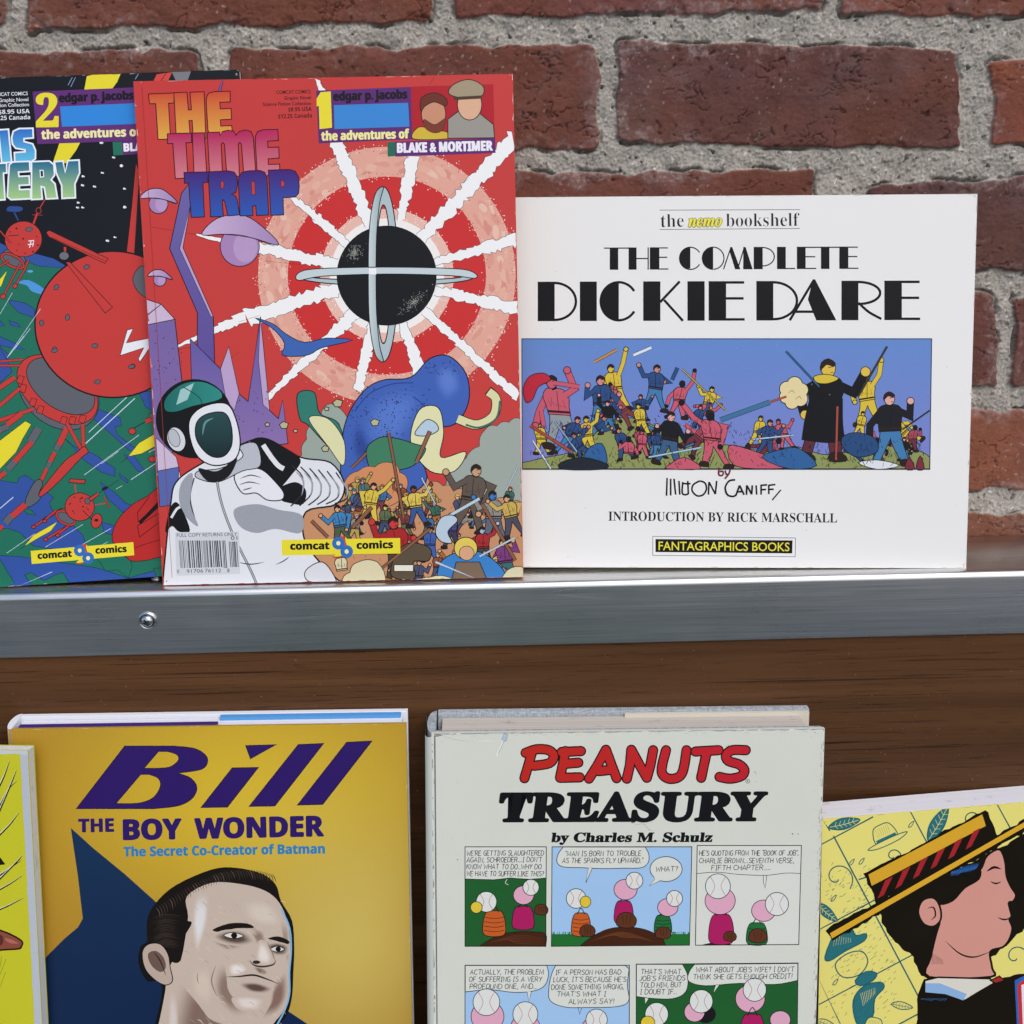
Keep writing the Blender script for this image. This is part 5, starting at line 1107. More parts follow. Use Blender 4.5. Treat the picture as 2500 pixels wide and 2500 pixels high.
    # foxing and scuffs
    a.dots([(rg.uniform(0, 1700), rg.uniform(-600, 850)) for _ in range(26)], 1.6, '#b5aea2')
    a.z = Z2; a.poly([(1735, 737), (1752, 735), (1752, 745)], '#d6d1c5')
    a.worn(3, ['#c9c3b4', '#d3cdbf', '#bdb6a6'], 130)
    root = book_root('comic_book', PT['dk'], 'wide white paperback with heavy black lettering above a blue picture strip', 'book')
    a.build('front_cover', '#e6e5e1', root, print_mat('white_matt_print', .5, .35))
    t = .0072; w_, h_ = PT['dk'][6:8]
    sheared_box('page_block', root, paper_mat('cream_paper', '#d8d0bf'), .0006, w_-.0003, .0006, t-.0006, .0004, h_-.0004, 0)
    M = NT('white_card'); M.set(Base_Color=lin('#dcd8d0'), Roughness=.5)
    sheared_box('back_cover', root, M.m, 0, w_, t-.0005, t, 0, h_, 0); sheared_box('spine', root, M.m, -.0003, .0005, .0001, t-.0001, 0, h_, 0)
book_white()
# ------------------------------------------------------------------ 4. yellow picture-book hardcover
def book_yellow():
    a = Art(PT['bl']); a.z = Z5; rg = random.Random(41); vi = '#2d1862'
    nv = '#142d50'
    a.poly([(318, 683), (420, 775), (560, 890), (705, 1020), (900, 1250), (1300, 1510), (1420, 1590), (1500, 2300), (100, 2300), (178, 1300), (215, 1255), (290, 1180), (350, 1130), (372, 1090), (350, 900)], ('grad', '#173252', '#0f2247', 'y', 700, 1700))
    a.poly(a.soft([(342, 597, 1), (560, 315, 1), (780, 315, 1), (870, 325), (920, 352), (933, 385), (905, 420), (800, 437, 1), (858, 460), (885, 503), (862, 552), (800, 584), (690, 597, 1)]), vi,
           [a.soft([(648, 415, 1), (712, 340, 1), (755, 340, 1), (795, 355), (800, 380), (765, 408), (710, 415, 1)]), a.soft([(522, 573, 1), (632, 443, 1), (670, 443, 1), (710, 460), (720, 495), (692, 543), (640, 568), (580, 574, 1)])], ol=2)
    a.poly([(1103, 313), (1243, 308), (1125, 373)], vi, ol=2); a.poly([(1043, 413), (1162, 411), (1022, 590), (902, 592)], vi, ol=2)
    a.poly([(1340, 308), (1455, 303), (1235, 585), (1118, 587)], vi, ol=2); a.poly([(1557, 298), (1672, 292), (1450, 578), (1335, 581)], vi, ol=2)
    a.text('THE', (352, 702), (513, 699), 60, vi, 'sansb', .03); a.text('BOY', (552, 735), (818, 731), 92, vi, 'sansb', .04); a.text('WONDER', (873, 730), (1457, 718), 92, vi, 'sansb', .04)
    a.text('The Secret Co-Creator of Batman', (555, 811), (1460, 797), 43, '#2c7fb2', 'sansb', .03)
    # plain portrait of nobody in particular
    a.blob([(640, 1800), (735, 1720), (1230, 1720), (1330, 1800), (1420, 2000), (1440, 2300), (520, 2300), (540, 2000)], '#1d1c22', 3, k=4); a.poly([(800, 1690), (1180, 1690), (1100, 1900), (985, 2000), (880, 1880)], '#d9d6d0', ol=3); a.poly([(960, 1760), (1020, 1760), (1040, 1990), (985, 2060), (930, 1990)], '#7a2a2c', ol=3)
    a.blob([(725, 1700), (730, 1400), (660, 1370), (622, 1290), (632, 1215), (662, 1190), (660, 1100), (700, 1020), (790, 940), (950, 870), (1060, 862), (1180, 890), (1240, 940), (1262, 1010), (1312, 1100), (1322, 1220), (1318, 1330), (1312, 1440), (1290, 1520), (1240, 1600), (1240, 1700)], '#131110', k=4)
    a.blob([(745, 1700), (742, 1420), (770, 1290), (812, 1270), (832, 1180), (845, 1080), (840, 990), (950, 930), (1080, 935), (1190, 965), (1255, 1020), (1292, 1110), (1304, 1220), (1300, 1340), (1296, 1440), (1270, 1510), (1215, 1590), (1220, 1700)], '#c4b3a3', k=4)
    sh = '#a08a7c'; dk = '#6a554b'
    fc = '#c4b3a3'
    def sh2(pts, c0, c1, **k): a.sblob(pts, c0, c1, 12, **k)
    sh2([(1090, 1020), (1200, 1010), (1270, 1100), (1230, 1130), (1120, 1100)], fc, '#d2c4b4', grow=1.1)
    sh2([(880, 990), (930, 980), (935, 1080), (905, 1200), (880, 1240), (862, 1120)], fc, '#dcd9d6', grow=1.1)
    sh2([(860, 1330), (930, 1310), (960, 1400), (940, 1480), (870, 1440)], fc, '#d0bfae', grow=1.15)
    sh2([(800, 1400), (850, 1430), (930, 1530), (1060, 1580), (1160, 1600), (1160, 1700), (780, 1700)], fc, '#80695d', grow=1.06, shrink=.5)
    sh2([(760, 1420), (790, 1430), (800, 1560), (790, 1700), (755, 1700)], fc, '#d3c8be', grow=1.02)
    sh2([(975, 1320), (1010, 1300), (1020, 1390), (1060, 1460), (1120, 1500), (1060, 1530), (990, 1470), (960, 1400)], fc, '#8b7467', grow=1.12, shrink=.4)
    sh2([(1230, 1390), (1285, 1330), (1292, 1430), (1250, 1510), (1180, 1540), (1210, 1480)], fc, '#84695c', grow=1.1, shrink=.4)
    sh2([(1030, 1300), (1080, 1290), (1110, 1320), (1070, 1345), (1035, 1340)], fc, '#e3dcd4', grow=1.2)
    sh2([(1050, 1450), (1110, 1440), (1180, 1455), (1160, 1500), (1080, 1495)], fc, '#ddd2c8', grow=1.15)
    sh2([(1130, 1140), (1180, 1150), (1190, 1200), (1150, 1200)], fc, '#8d786b', grow=1.2)
    sh2([(950, 1190), (1000, 1205), (1090, 1215), (1020, 1232)], fc, '#9c877a', grow=1.15)
    sh2([(1262, 1100), (1296, 1130), (1300, 1300), (1280, 1260), (1270, 1180)], fc, '#a08c80', grow=1.05)
    for k in range(150):
        u_, v_ = rg.uniform(770, 1290), rg.uniform(1000, 1620); t_ = rg.uniform(-.6, .2)
        if 820+max(0, (1250-v_))*.1 < u_ < 1280: a.curve([(u_, v_), (u_+14, v_+20*t_+8), (u_+26, v_+30*t_+24)], rg.uniform(1.6, 3.2), rg.choice(['#b7a596', '#cfc0b2', '#a89486', '#d6cabd', '#bdab9d']), True, 3)
    # hair strands
    a.blob([(664, 1190), (664, 1110), (704, 1025), (790, 945), (950, 874), (1060, 866), (1180, 894), (1238, 945), (1252, 1005), (1190, 958), (1060, 930), (950, 925), (842, 985), (836, 1090), (862, 1110), (826, 1180), (812, 1278), (770, 1282), (745, 1215), (700, 1190)], '#17120f', k=4)
    for k in range(46):
        t = k/45; x = 700+t*520; y0 = 1050-190*math.sin(math.pi*min(1, t*.62+.03))+8
        a.curve([(x, y0), (x+14, y0+18), (x+20, y0+rg.uniform(34, 52))], 3.2, rg.choice(['#4a3d35', '#3a2f29', '#655549']), True, 3)
    for k in range(30):
        y0 = 1060+k*5; a.curve([(690+rg.uniform(-15, 20), y0+30), (740, y0+10), (790+rg.uniform(0, 30), y0+20)], 2.6, rg.choice(['#3f342d', '#2c2420']), True, 3)
    # ear, brows, eyes, nose, mouth
    a.blob([(640, 1240), (668, 1205), (720, 1205), (755, 1250), (765, 1310), (775, 1370), (740, 1388), (690, 1360), (650, 1310)], '#b9a697', 3); a.blob([(665, 1250), (700, 1235), (735, 1265), (745, 1310), (720, 1330), (680, 1300)], dk, k=4); a.curve([(690, 1240), (720, 1280), (745, 1345)], 7, '#3a2e28', True)
    a.blob([(955, 1140), (1030, 1112), (1110, 1112), (1140, 1132), (1060, 1134), (990, 1150)], '#1a1411', k=3); a.blob([(1205, 1180), (1250, 1170), (1298, 1190), (1290, 1205), (1240, 1190)], '#1a1411', k=3)
    sh2([(970, 1170), (1020, 1148), (1090, 1152), (1130, 1190), (1080, 1206), (1010, 1196)], fc, '#5a463d', shrink=.5); sh2([(1200, 1215), (1240, 1200), (1290, 1215), (1280, 1250), (1230, 1248)], fc, '#4f3c34', shrink=.5)
    a.blob([(1005, 1166), (1045, 1152), (1095, 1168), (1050, 1180)], '#ded8d0', 2.4, k=3); a.ell(1052, 1166, 14, 13, '#14100e'); a.blob([(1215, 1228), (1245, 1214), (1278, 1228), (1245, 1240)], '#d8d2ca', 2.4, k=3); a.ell(1250, 1227, 12, 11, '#14100e')
    sh2([(1165, 1195), (1195, 1205), (1222, 1270), (1205, 1300), (1165, 1290), (1150, 1260)], fc, '#e2d8ce', grow=1.1); sh2([(1140, 1305), (1190, 1318), (1200, 1340), (1160, 1335)], fc, '#7d675c', grow=1.15); a.curve([(1120, 1275), (1140, 1298), (1180, 1306), (1228, 1296), (1238, 1276)], 8, '#3a2c26', True); a.ell(1152, 1286, 17, 8, '#30241f'); a.curve([(1200, 1190), (1222, 1240), (1236, 1280)], 5, '#8a7469', True)
    a.curve([(1015, 1352), (1075, 1350), (1140, 1344), (1200, 1362), (1255, 1385)], 8, '#2c1f1b', True); sh2([(1085, 1385), (1150, 1380), (1215, 1405), (1180, 1422), (1120, 1414)], fc, '#5f4940', shrink=.5); a.curve([(1175, 1320), (1185, 1340)], 8, sh, True)
    a.curve([(890, 1330), (886, 1360), (894, 1385)], 3, dk, True); a.curve([(970, 1300), (950, 1370), (975, 1440)], 6, '#8d786c', True)
    a.curve([(1262, 1045), (1300, 1130), (1308, 1230), (1300, 1330), (1300, 1430), (1275, 1510), (1225, 1600)], 7, '#7fb4d8', False)
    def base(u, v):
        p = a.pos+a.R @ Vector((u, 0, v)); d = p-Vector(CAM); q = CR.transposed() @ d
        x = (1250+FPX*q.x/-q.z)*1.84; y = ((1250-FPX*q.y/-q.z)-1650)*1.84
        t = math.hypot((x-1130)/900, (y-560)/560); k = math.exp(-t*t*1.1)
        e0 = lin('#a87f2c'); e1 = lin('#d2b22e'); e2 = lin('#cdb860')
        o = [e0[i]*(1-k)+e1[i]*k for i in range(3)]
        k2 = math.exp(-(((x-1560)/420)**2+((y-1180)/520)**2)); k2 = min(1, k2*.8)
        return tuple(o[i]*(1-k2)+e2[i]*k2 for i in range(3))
    a.worn(5, ['#d9c892', '#e3dcc0', '#9a7a2c'], 90, .0005)
    root = book_root('picture_book', PT['bl'], 'yellow hardcover with slanted purple lettering and portrait of a dark haired man', 'book')
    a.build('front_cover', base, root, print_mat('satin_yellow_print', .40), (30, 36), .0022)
    w_, h_ = PT['bl'][6:8]; t = .0150; ri = .30
    M = NT('white_jacket'); M.set(Base_Color=lin('#d9dbe2'), Roughness=.45)
    P = NT('purple_paper'); P.set(Base_Color=lin('#37206e'), Roughness=.5); B_ = NT('blue_paper'); B_.set(Base_Color=lin('#4f93cf'), Roughness=.5)
    sheared_box('back_cover', root, M.m, .002, w_, t-.0030, t, 0, h_, ri, .0004)
    sheared_box('page_block', root, paper_mat('white_paper', '#d5d7de'), .004, w_-.003, .0030, t-.0036, .003, h_-.0022, ri)
    sheared_box('front_flap', root, P.m, .005, w_*.52, .0023, .0052, .003, h_-.0004, ri)
    sheared_box('back_flap', root, B_.m, w_*.52, w_-.004, t-.0062, t-.0034, .003, h_-.0002, ri)
    spine_part(root, M.m, t, h_, ri, .0035, .0012)
book_yellow()
# ------------------------------------------------------------------ 5. worn off-white hardcover with comic panels
def book_panels():
    a = Art(PT['pn']); a.z = Z6; rg = random.Random(51); wh = '#d3d6cc'; br = '#42210f'; gn = '#1f5a2a'; bl = '#9cc0e2'
    # blue cloth shows above the torn jacket edge
    a.poly([(95, 225), (1870, 205), (1870, 244)]+[(x, 262-(x-98)*.0115+rg.uniform(-3, 3)) for x in range(1850, 90, -28)], '#9aa3a9')
    a.poly([(425, 258), (441, 262), (436, 290), (424, 296), (414, 285)], '#a9bccb', ol=1.4, oc='#7c8488'); a.line([(420, 290), (408, 320), (395, 345), (392, 362)], 4, '#e4e8e2'); a.line([(424, 292), (412, 322), (399, 347)], 2, '#8d948e')
    a.curve([(130, 262), (200, 285), (270, 295)], 2.5, '#b3b5a6', True); a.curve([(300, 296), (345, 292), (390, 295)], 3, '#dfe1d6', True)
    a.poly([(100, 250), (130, 246), (150, 268), (112, 276)], '#8f8c84')
    # title strokes
    PE = [[[(551, 338), (534, 400), (516, 460)], [(521, 346), (570, 330), (625, 334), (648, 360), (628, 392), (560, 404)]], [[(700, 338), (688, 400), (676, 456)], [(683, 342), (770, 338)], [(690, 396), (758, 390)], [(676, 458), (764, 456)]],
          [[(806, 462), (845, 400), (882, 332)], [(882, 332), (905, 395), (930, 460)], [(850, 428), (905, 422)]], [[(976, 462), (990, 400), (996, 332)], [(996, 332), (1030, 395), (1066, 458)], [(1066, 458), (1082, 400), (1094, 334)]],
          [[(1152, 334), (1135, 400), (1135, 440), (1165, 462), (1208, 455), (1230, 420), (1244, 334)]], [[(1284, 340), (1388, 334)], [(1336, 338), (1322, 400), (1310, 458)]], [[(1510, 334), (1450, 334), (1422, 356), (1432, 382), (1480, 398), (1504, 424), (1490, 450), (1440, 462), (1392, 454)]]]
    for wd, c in ((47, '#17100f'), (35, ('grad', '#b8261c', '#b81f2c', 'x', 500, 1500))):
        for g in PE:
            for st in g:
                p = a.smooth(st, False, 4) if len(st) > 3 else st
                a.line(p, wd, c)
                for e in (p[0], p[-1]): a.ell(e[0], e[1], wd/2, wd/2, c, n=16)
                if len(st) == 3: a.ell(st[1][0], st[1][1], wd/2, wd/2, c, n=16)
    a.ell(1519, 473, 9, 9, wh, 1.4, n=16); a.text('R', (1515.5, 477), (1523, 477), 8, '#222222', 'sansb')
    a.text('TREASURY', (398, 653), (1604, 648), 136, '#101014', 'serif', .048, .14)
    a.text('by Charles M. Schulz', (636, 746), (1362, 745), 44, '#101014', 'serif', .040, .14)
    for x, y in ((1432, 312), (1425, 318), (1552, 432), (1556, 440), (1555, 477), (1720, 710), (1745, 710), (215, 826), (1000, 660), (1075, 690), (1700, 1192), (1735, 1190), (1245, 1050)): a.dots([(x, y)], 3.4, '#6f7670')
    a.curve([(995, 655), (1020, 668), (1050, 665), (1075, 690), (1100, 700)], 3, '#c9a9a2', True)
    # panels
    lw = 3.6
    P1 = [(249, 768), (614, 768), (612, 1215), (249, 1215)]; P2 = [(640, 768), (1268, 768), (1257, 1210), (637, 1215)]; P3 = [(1292, 762), (1760, 762), (1748, 1207), (1284, 1210)]
    P4 = [(249, 1300), (987, 1300), (987, 1760), (249, 1760)]; P5 = [(1018, 1295), (1745, 1290), (1740, 1755), (1018, 1760)]
    a.poly(P1, gn); a.poly([(249, 768), (614, 768), (613, 908), (540, 914), (450, 908), (380, 916), (300, 914), (249, 912)], wh, ol=2.4)
    a.poly(P2, bl); a.poly(P3, wh); a.poly(P4, bl); a.poly(P5, gn)
    # tails and balloons
    a.curve([(438, 914), (430, 930), (444, 938)], 2.6, wh)
    a.poly(a.soft([(690, 769, 1), (668, 800), (662, 836), (690, 858), (780, 862), (870, 866), (960, 864), (1040, 862), (1072, 838), (1074, 800), (1058, 769, 1)], 4), wh, ol=2.4)
    a.poly([(803, 862), (820, 864), (792, 930)], wh); a.line([(803, 864), (792, 930), (820, 865)], 2.4, INK)
    a.ell(1152, 868, 72, 56, wh, 2.4); a.poly([(1100, 905), (1128, 918), (1077, 944)], wh); a.line([(1102, 910), (1077, 944), (1126, 920)], 2.4, INK)
    a.curve([(1292, 888), (1380, 882), (1480, 892), (1600, 896), (1690, 886), (1756, 888)], 2.6, INK); a.line([(1588, 894), (1590, 930), (1597, 954), (1602, 920), (1604, 894)], 2.4, INK)
    a.poly(a.soft([(250, 1301, 1), (616, 1301, 1), (624, 1340), (608, 1390), (560, 1415), (470, 1422), (360, 1410), (250, 1420, 1)], 4), wh, ol=2.4); a.poly([(528, 1418), (546, 1418), (536, 1462)], wh); a.line([(528, 1420), (536, 1462), (547, 1419)], 2.4, INK)
    a.poly(a.soft([(656, 1301, 1), (968, 1301, 1), (986, 1316, 1), (978, 1390), (984, 1460), (930, 1486), (790, 1490), (700, 1488), (632, 1460), (626, 1400), (638, 1340)], 4), wh, ol=2.4); a.line([(756, 1488), (764, 1520), (774, 1489)], 2.4, INK)
    a.poly(a.soft([(1019, 1296, 1), (1226, 1296, 1), (1250, 1350), (1240, 1420), (1180, 1450), (1080, 1448), (1019, 1440, 1)], 4), wh, ol=2.4); a.poly([(1056, 1446), (1075, 1448), (1058, 1475)], wh, ol=1.6)
    a.poly(a.soft([(1280, 1296, 1), (1744, 1292, 1), (1743, 1368, 1), (1640, 1386), (1480, 1381), (1330, 1392), (1254, 1372), (1256, 1330)], 4), wh, ol=2.4); a.poly([(1375, 1388), (1392, 1387), (1365, 1424)], wh, ol=1.6)
    # plain stand-ins: mounds, grass, balls, gloves and kit bags
    a.poly([(310, 1215)]+a.smooth([(310, 1215), (400, 1165), (480, 1150), (560, 1150), (612, 1160), (612, 1215)], False, 4), br, ol=2)
    a.poly([(637, 1160), (1258, 1160), (1257, 1210), (637, 1215)], '#1f6a2c')
    for k in range(60): x = rg.choice([rg.uniform(640, 800), rg.uniform(1150, 1255)]); a.line([(x, 1165), (x+rg.uniform(-6, 6), 1150)], 2.4, '#1f6a2c')
    a.poly([(765, 1213)]+a.smooth([(765, 1213), (830, 1165), (900, 1135), (980, 1128), (1060, 1140), (1130, 1175), (1150, 1211)], False, 4), br, ol=2)
    for k in range(9): a.curve([(800+k*16, 1200-k*6), (950, 1150-k*2+k*5), (1110-k*10, 1200-k*3)], 1.8, '#6a3d22', True)
    for k in range(6): a.curve([(350+k*18, 1205-k*6), (480, 1165+k*7), (606, 1180+k*5)], 1.8, '#6a3d22', True)
    def ball(x, y, r, c='#d6dad4'):
        a.ell(x, y, r, r, c, 2.4); a.curve([(x-r*.6, y-r*.75), (x-r*.25, y), (x-r*.6, y+r*.75)], 2, '#b23a34'); a.curve([(x+r*.6, y-r*.75), (x+r*.25, y), (x+r*.6, y+r*.75)], 2, '#b23a34')
    def glove(x, y, s_):
        a.blob([(x-s_, y+s_*.5), (x-s_*.9, y-s_*.4), (x-s_*.3, y-s_*.8), (x+s_*.5, y-s_*.7), (x+s_, y-s_*.1), (x+s_*.8, y+s_*.6), (x, y+s_*.8)], '#5b311c', 2.4)
        for k in (-.4, 0, .4): a.curve([(x+k*s_, y-s_*.55), (x+k*s_*.9, y), (x+k*s_*.7, y+s_*.4)], 2, '#24120a')
    def bag(x, y, w_, h, c, st=None):
        a.blob([(x-w_*.42, y), (x-w_*.5, y-h*.5), (x-w_*.34, y-h*.95), (x, y-h), (x+w_*.34, y-h*.95), (x+w_*.5, y-h*.5), (x+w_*.42, y)], c, 2.6)
        a.curve([(x-w_*.2, y-h*.95), (x, y-h*1.22), (x+w_*.2, y-h*.95)], 4, INK)
        for k in range(st or 0): a.curve([(x-w_*.46, y-h*(.2+.18*k)), (x, y-h*(.14+.18*k)), (x+w_*.46, y-h*(.2+.18*k))], 2.4, INK)
    mg, og, pk = '#a81c5c', '#c05a24', '#d8a3b8'
    bag(380, 1165, 100, 110, og, 4); ball(345, 1015, 46); a.ell(300, 1040, 26, 26, '#d9bf3a', 2.2); bag(510, 1135, 96, 100, mg); a.ell(512, 985, 46, 42, pk, 2.4); ball(545, 950, 36); glove(592, 1050, 30)
    bag(770, 1165, 84, 100, og, 4); ball(748, 1000, 44); a.ell(790, 1015, 24, 26, '#d9bf3a', 2.2); glove(800, 1145, 34); bag(962, 1110, 84, 100, mg); a.ell(970, 960, 52, 46, pk, 2.4); ball(1010, 920, 38); glove(975, 1098, 44)
    bag(1138, 1160, 76, 86, '#1f6a34', 4); a.ell(1160, 1040, 46, 40, pk, 2.4); ball(1190, 1000, 36); glove(1140, 1155, 34)
    a.poly([(1310, 1209)]+a.smooth([(1310, 1209), (1380, 1196), (1460, 1209)], False, 4), br); bag(1400, 1200, 110, 130, mg); a.ell(1395, 1010, 68, 62, pk, 2.4); ball(1385, 945, 56); glove(1440, 1170, 28); bag(1560, 1205, 92, 96, '#1f6a34', 4); a.ell(1590, 1055, 54, 48, pk, 2.4); ball(1650, 1025, 52); glove(1565, 1168, 40)
    a.ell(350, 1530, 74, 70, pk, 2.4); ball(345, 1466, 60); a.ell(520, 1580, 66, 60, pk, 2.4); ball(520, 1520, 56); a.ell(830, 1590, 60, 56, pk, 2.4); ball(840, 1545, 48)
    ball(1110, 1520, 52); a.ell(1070, 1560, 32, 32, '#d9bf3a', 2.2); a.ell(1330, 1520, 46, 40, '#17171b'); a.ell(1280, 1510, 46, 44, pk, 2.4); ball(1310, 1462, 52); a.ell(1530, 1450, 66, 62, pk, 2.4); ball(1550, 1410, 52); bag(1540, 1660, 110, 140, mg); a.ell(1665, 1545, 46, 40, pk, 2.4)
    for P in (P1, P2, P3, P4, P5): a.line(P, lw, '#16181c', True)
    # hand lettering
    T = lambda s_, p, q, cap=22: a.hand(s_, p, q, cap, 2.7)
    T("WE'RE GETTING SLAUGHTERED", (257, 808), (603, 806)); T("AGAIN, SCHROEDER...I DON'T", (257, 838), (595, 836)); T("KNOW WHAT TO DO..WHY DO", (257, 868), (592, 868)); T("WE HAVE TO SUFFER LIKE THIS?", (257, 899), (603, 900))
    T('"MAN IS BORN TO TROUBLE', (700, 810), (1040, 808)); T('AS THE SPARKS FLY UPWARD."', (687, 841), (1048, 840)); T('WHAT?', (1107, 879), (1205, 877))
    T('HE\'S QUOTING FROM THE "BOOK OF JOB",', (1302, 807), (1747, 806)); T('CHARLIE BROWN...SEVENTH VERSE,', (1302, 841), (1727, 840)); T('FIFTH CHAPTER....', (1357, 873), (1622, 872))
    T('ACTUALLY, THE PROBLEM', (273, 1341), (602, 1341)); T('OF SUFFERING IS A VERY', (268, 1374), (595, 1373)); T('PROFOUND ONE, AND..', (272, 1406), (570, 1405))
    T('IF A PERSON HAS BAD', (657, 1343), (950, 1341)); T("LUCK, IT'S BECAUSE HE'S", (647, 1375), (973, 1374)); T('DONE SOMETHING WRONG,', (638, 1409), (962, 1407)); T("THAT'S WHAT I", (663, 1440), (882, 1439)); T('ALWAYS SAY!', (715, 1474), (918, 1472))
    T("THAT'S WHAT", (1040, 1340), (1220, 1340)); T("JOB'S FRIENDS", (1032, 1370), (1238, 1368)); T('TOLD HIM, BUT', (1037, 1400), (1222, 1398)); T('I DOUBT IF..', (1037, 1430), (1200, 1430))
    T("WHAT ABOUT JOB'S WIFE? I DON'T", (1288, 1331), (1728, 1329)); T('THINK SHE GETS ENOUGH CREDIT!', (1275, 1363), (1718, 1360))
    # rubbed edges of the jacket
    for k in range(70):
        y = rg.uniform(270, 1750); x = 1858-(y-240)*.0295+rg.uniform(-10, 0); a.line([(x, y), (x+rg.uniform(-3, 3), y+rg.uniform(4, 22))], rg.uniform(2, 5), rg.choice(['#9aa09a', '#b3b8b0', '#8b918c']), taper=True)
    for k in range(26):
        y = rg.uniform(270, 1750); x = 104+rg.uniform(0, 10); a.line([(x, y), (x+rg.uniform(-2, 2), y+rg.uniform(4, 26))], rg.uniform(2, 4), rg.choice(['#aeb2a8', '#9ba098', '#c0b79c']), taper=True)
    for k in range(60): x = rg.uniform(120, 1840); a.line([(x, 266-(x-98)*.0115+rg.uniform(0, 8)), (x+rg.uniform(6, 30), 267-(x-98)*.0115+rg.uniform(0, 8))], 2, rg.choice(['#b5b3a0', '#dedfd3']), taper=True)
    a.worn(6, ['#a8a99c', '#9b968a', '#dcd8c8', '#b9a98c'], 260, .0012, .012)
    for k in range(40): u_, v_ = rg.choice([rg.uniform(100, 230), rg.uniform(1775, 1850)]), rg.uniform(270, 1750); a.line([(u_, v_), (u_+rg.uniform(-40, 40), v_+rg.uniform(-14, 14))], rg.uniform(1.5, 3), rg.choice(['#bdc0b4', '#d6d8cc', '#c3bfae']), taper=True)
    root = book_root('hardcover_book', PT['pn'], 'worn off-white hardcover with red and black lettering above comic panels', 'book')
    a.build('front_cover', '#cfd2c6', root, print_mat('aged_jacket_print', .5, .35, .10), (2, 2), .0028)
    w_, h_ = PT['pn'][6:8]; t = .0255; ri = .27
    cl = cloth_mat('pale_grey_book_cloth', '#99a1a6')
    sheared_box('front_board', root, cl, .001, w_-.0004, .0029, .0062, 0, h_-.0002, 0, .0006)
    sheared_box('back_cover', root, cl, .003, w_-.002, t-.0046, t, 0, h_, ri, .0008)
    sheared_box('page_block', root, paper_mat('yellowed_paper', '#b9b2a8', .4), .006, w_-.009, .0063, t-.0050, .004, h_-.0030, ri)
    M = NT('cream_flap'); M.set(Base_Color=lin('#c9c2b2'), Roughness=.7)
    sheared_box('back_flap', root, M.m, w_*.50, w_-.003, t-.0068, t-.0050, .004, h_-.0008, ri)
    sp = spine_part(root, cl, t, h_-.0006, ri*.9, .0045, .0016)
    J = print_mat('aged_jacket_spine', .5, .35, .1)
    v = []; f = []; rr = .0024
    M2 = NT('jacket_fold'); M2.set(Base_Color=lin('#c4c9bf'), Roughness=.5)
    for z in (0, h_-.0022):
        for k in range(9):
            an = R_(90*k/8); v.append((.0002-rr*math.sin(an)-.0016*(k/8), .0001+rr*(1-math.cos(an)), z+(rg.uniform(-.0006, .0006) if z else 0)))
    for k in range(8): f.append((k+1, k, 9+k, 10+k))
    v += [(x-.00005, y+t-.004, z+.006*(1 if z else 0)) for x, y, z in (v[8], v[17])]; f.append((18, 8, 17, 19))
    mesh_obj('jacket_spine', v, f, M2.m, root, smooth=True)
book_panels()
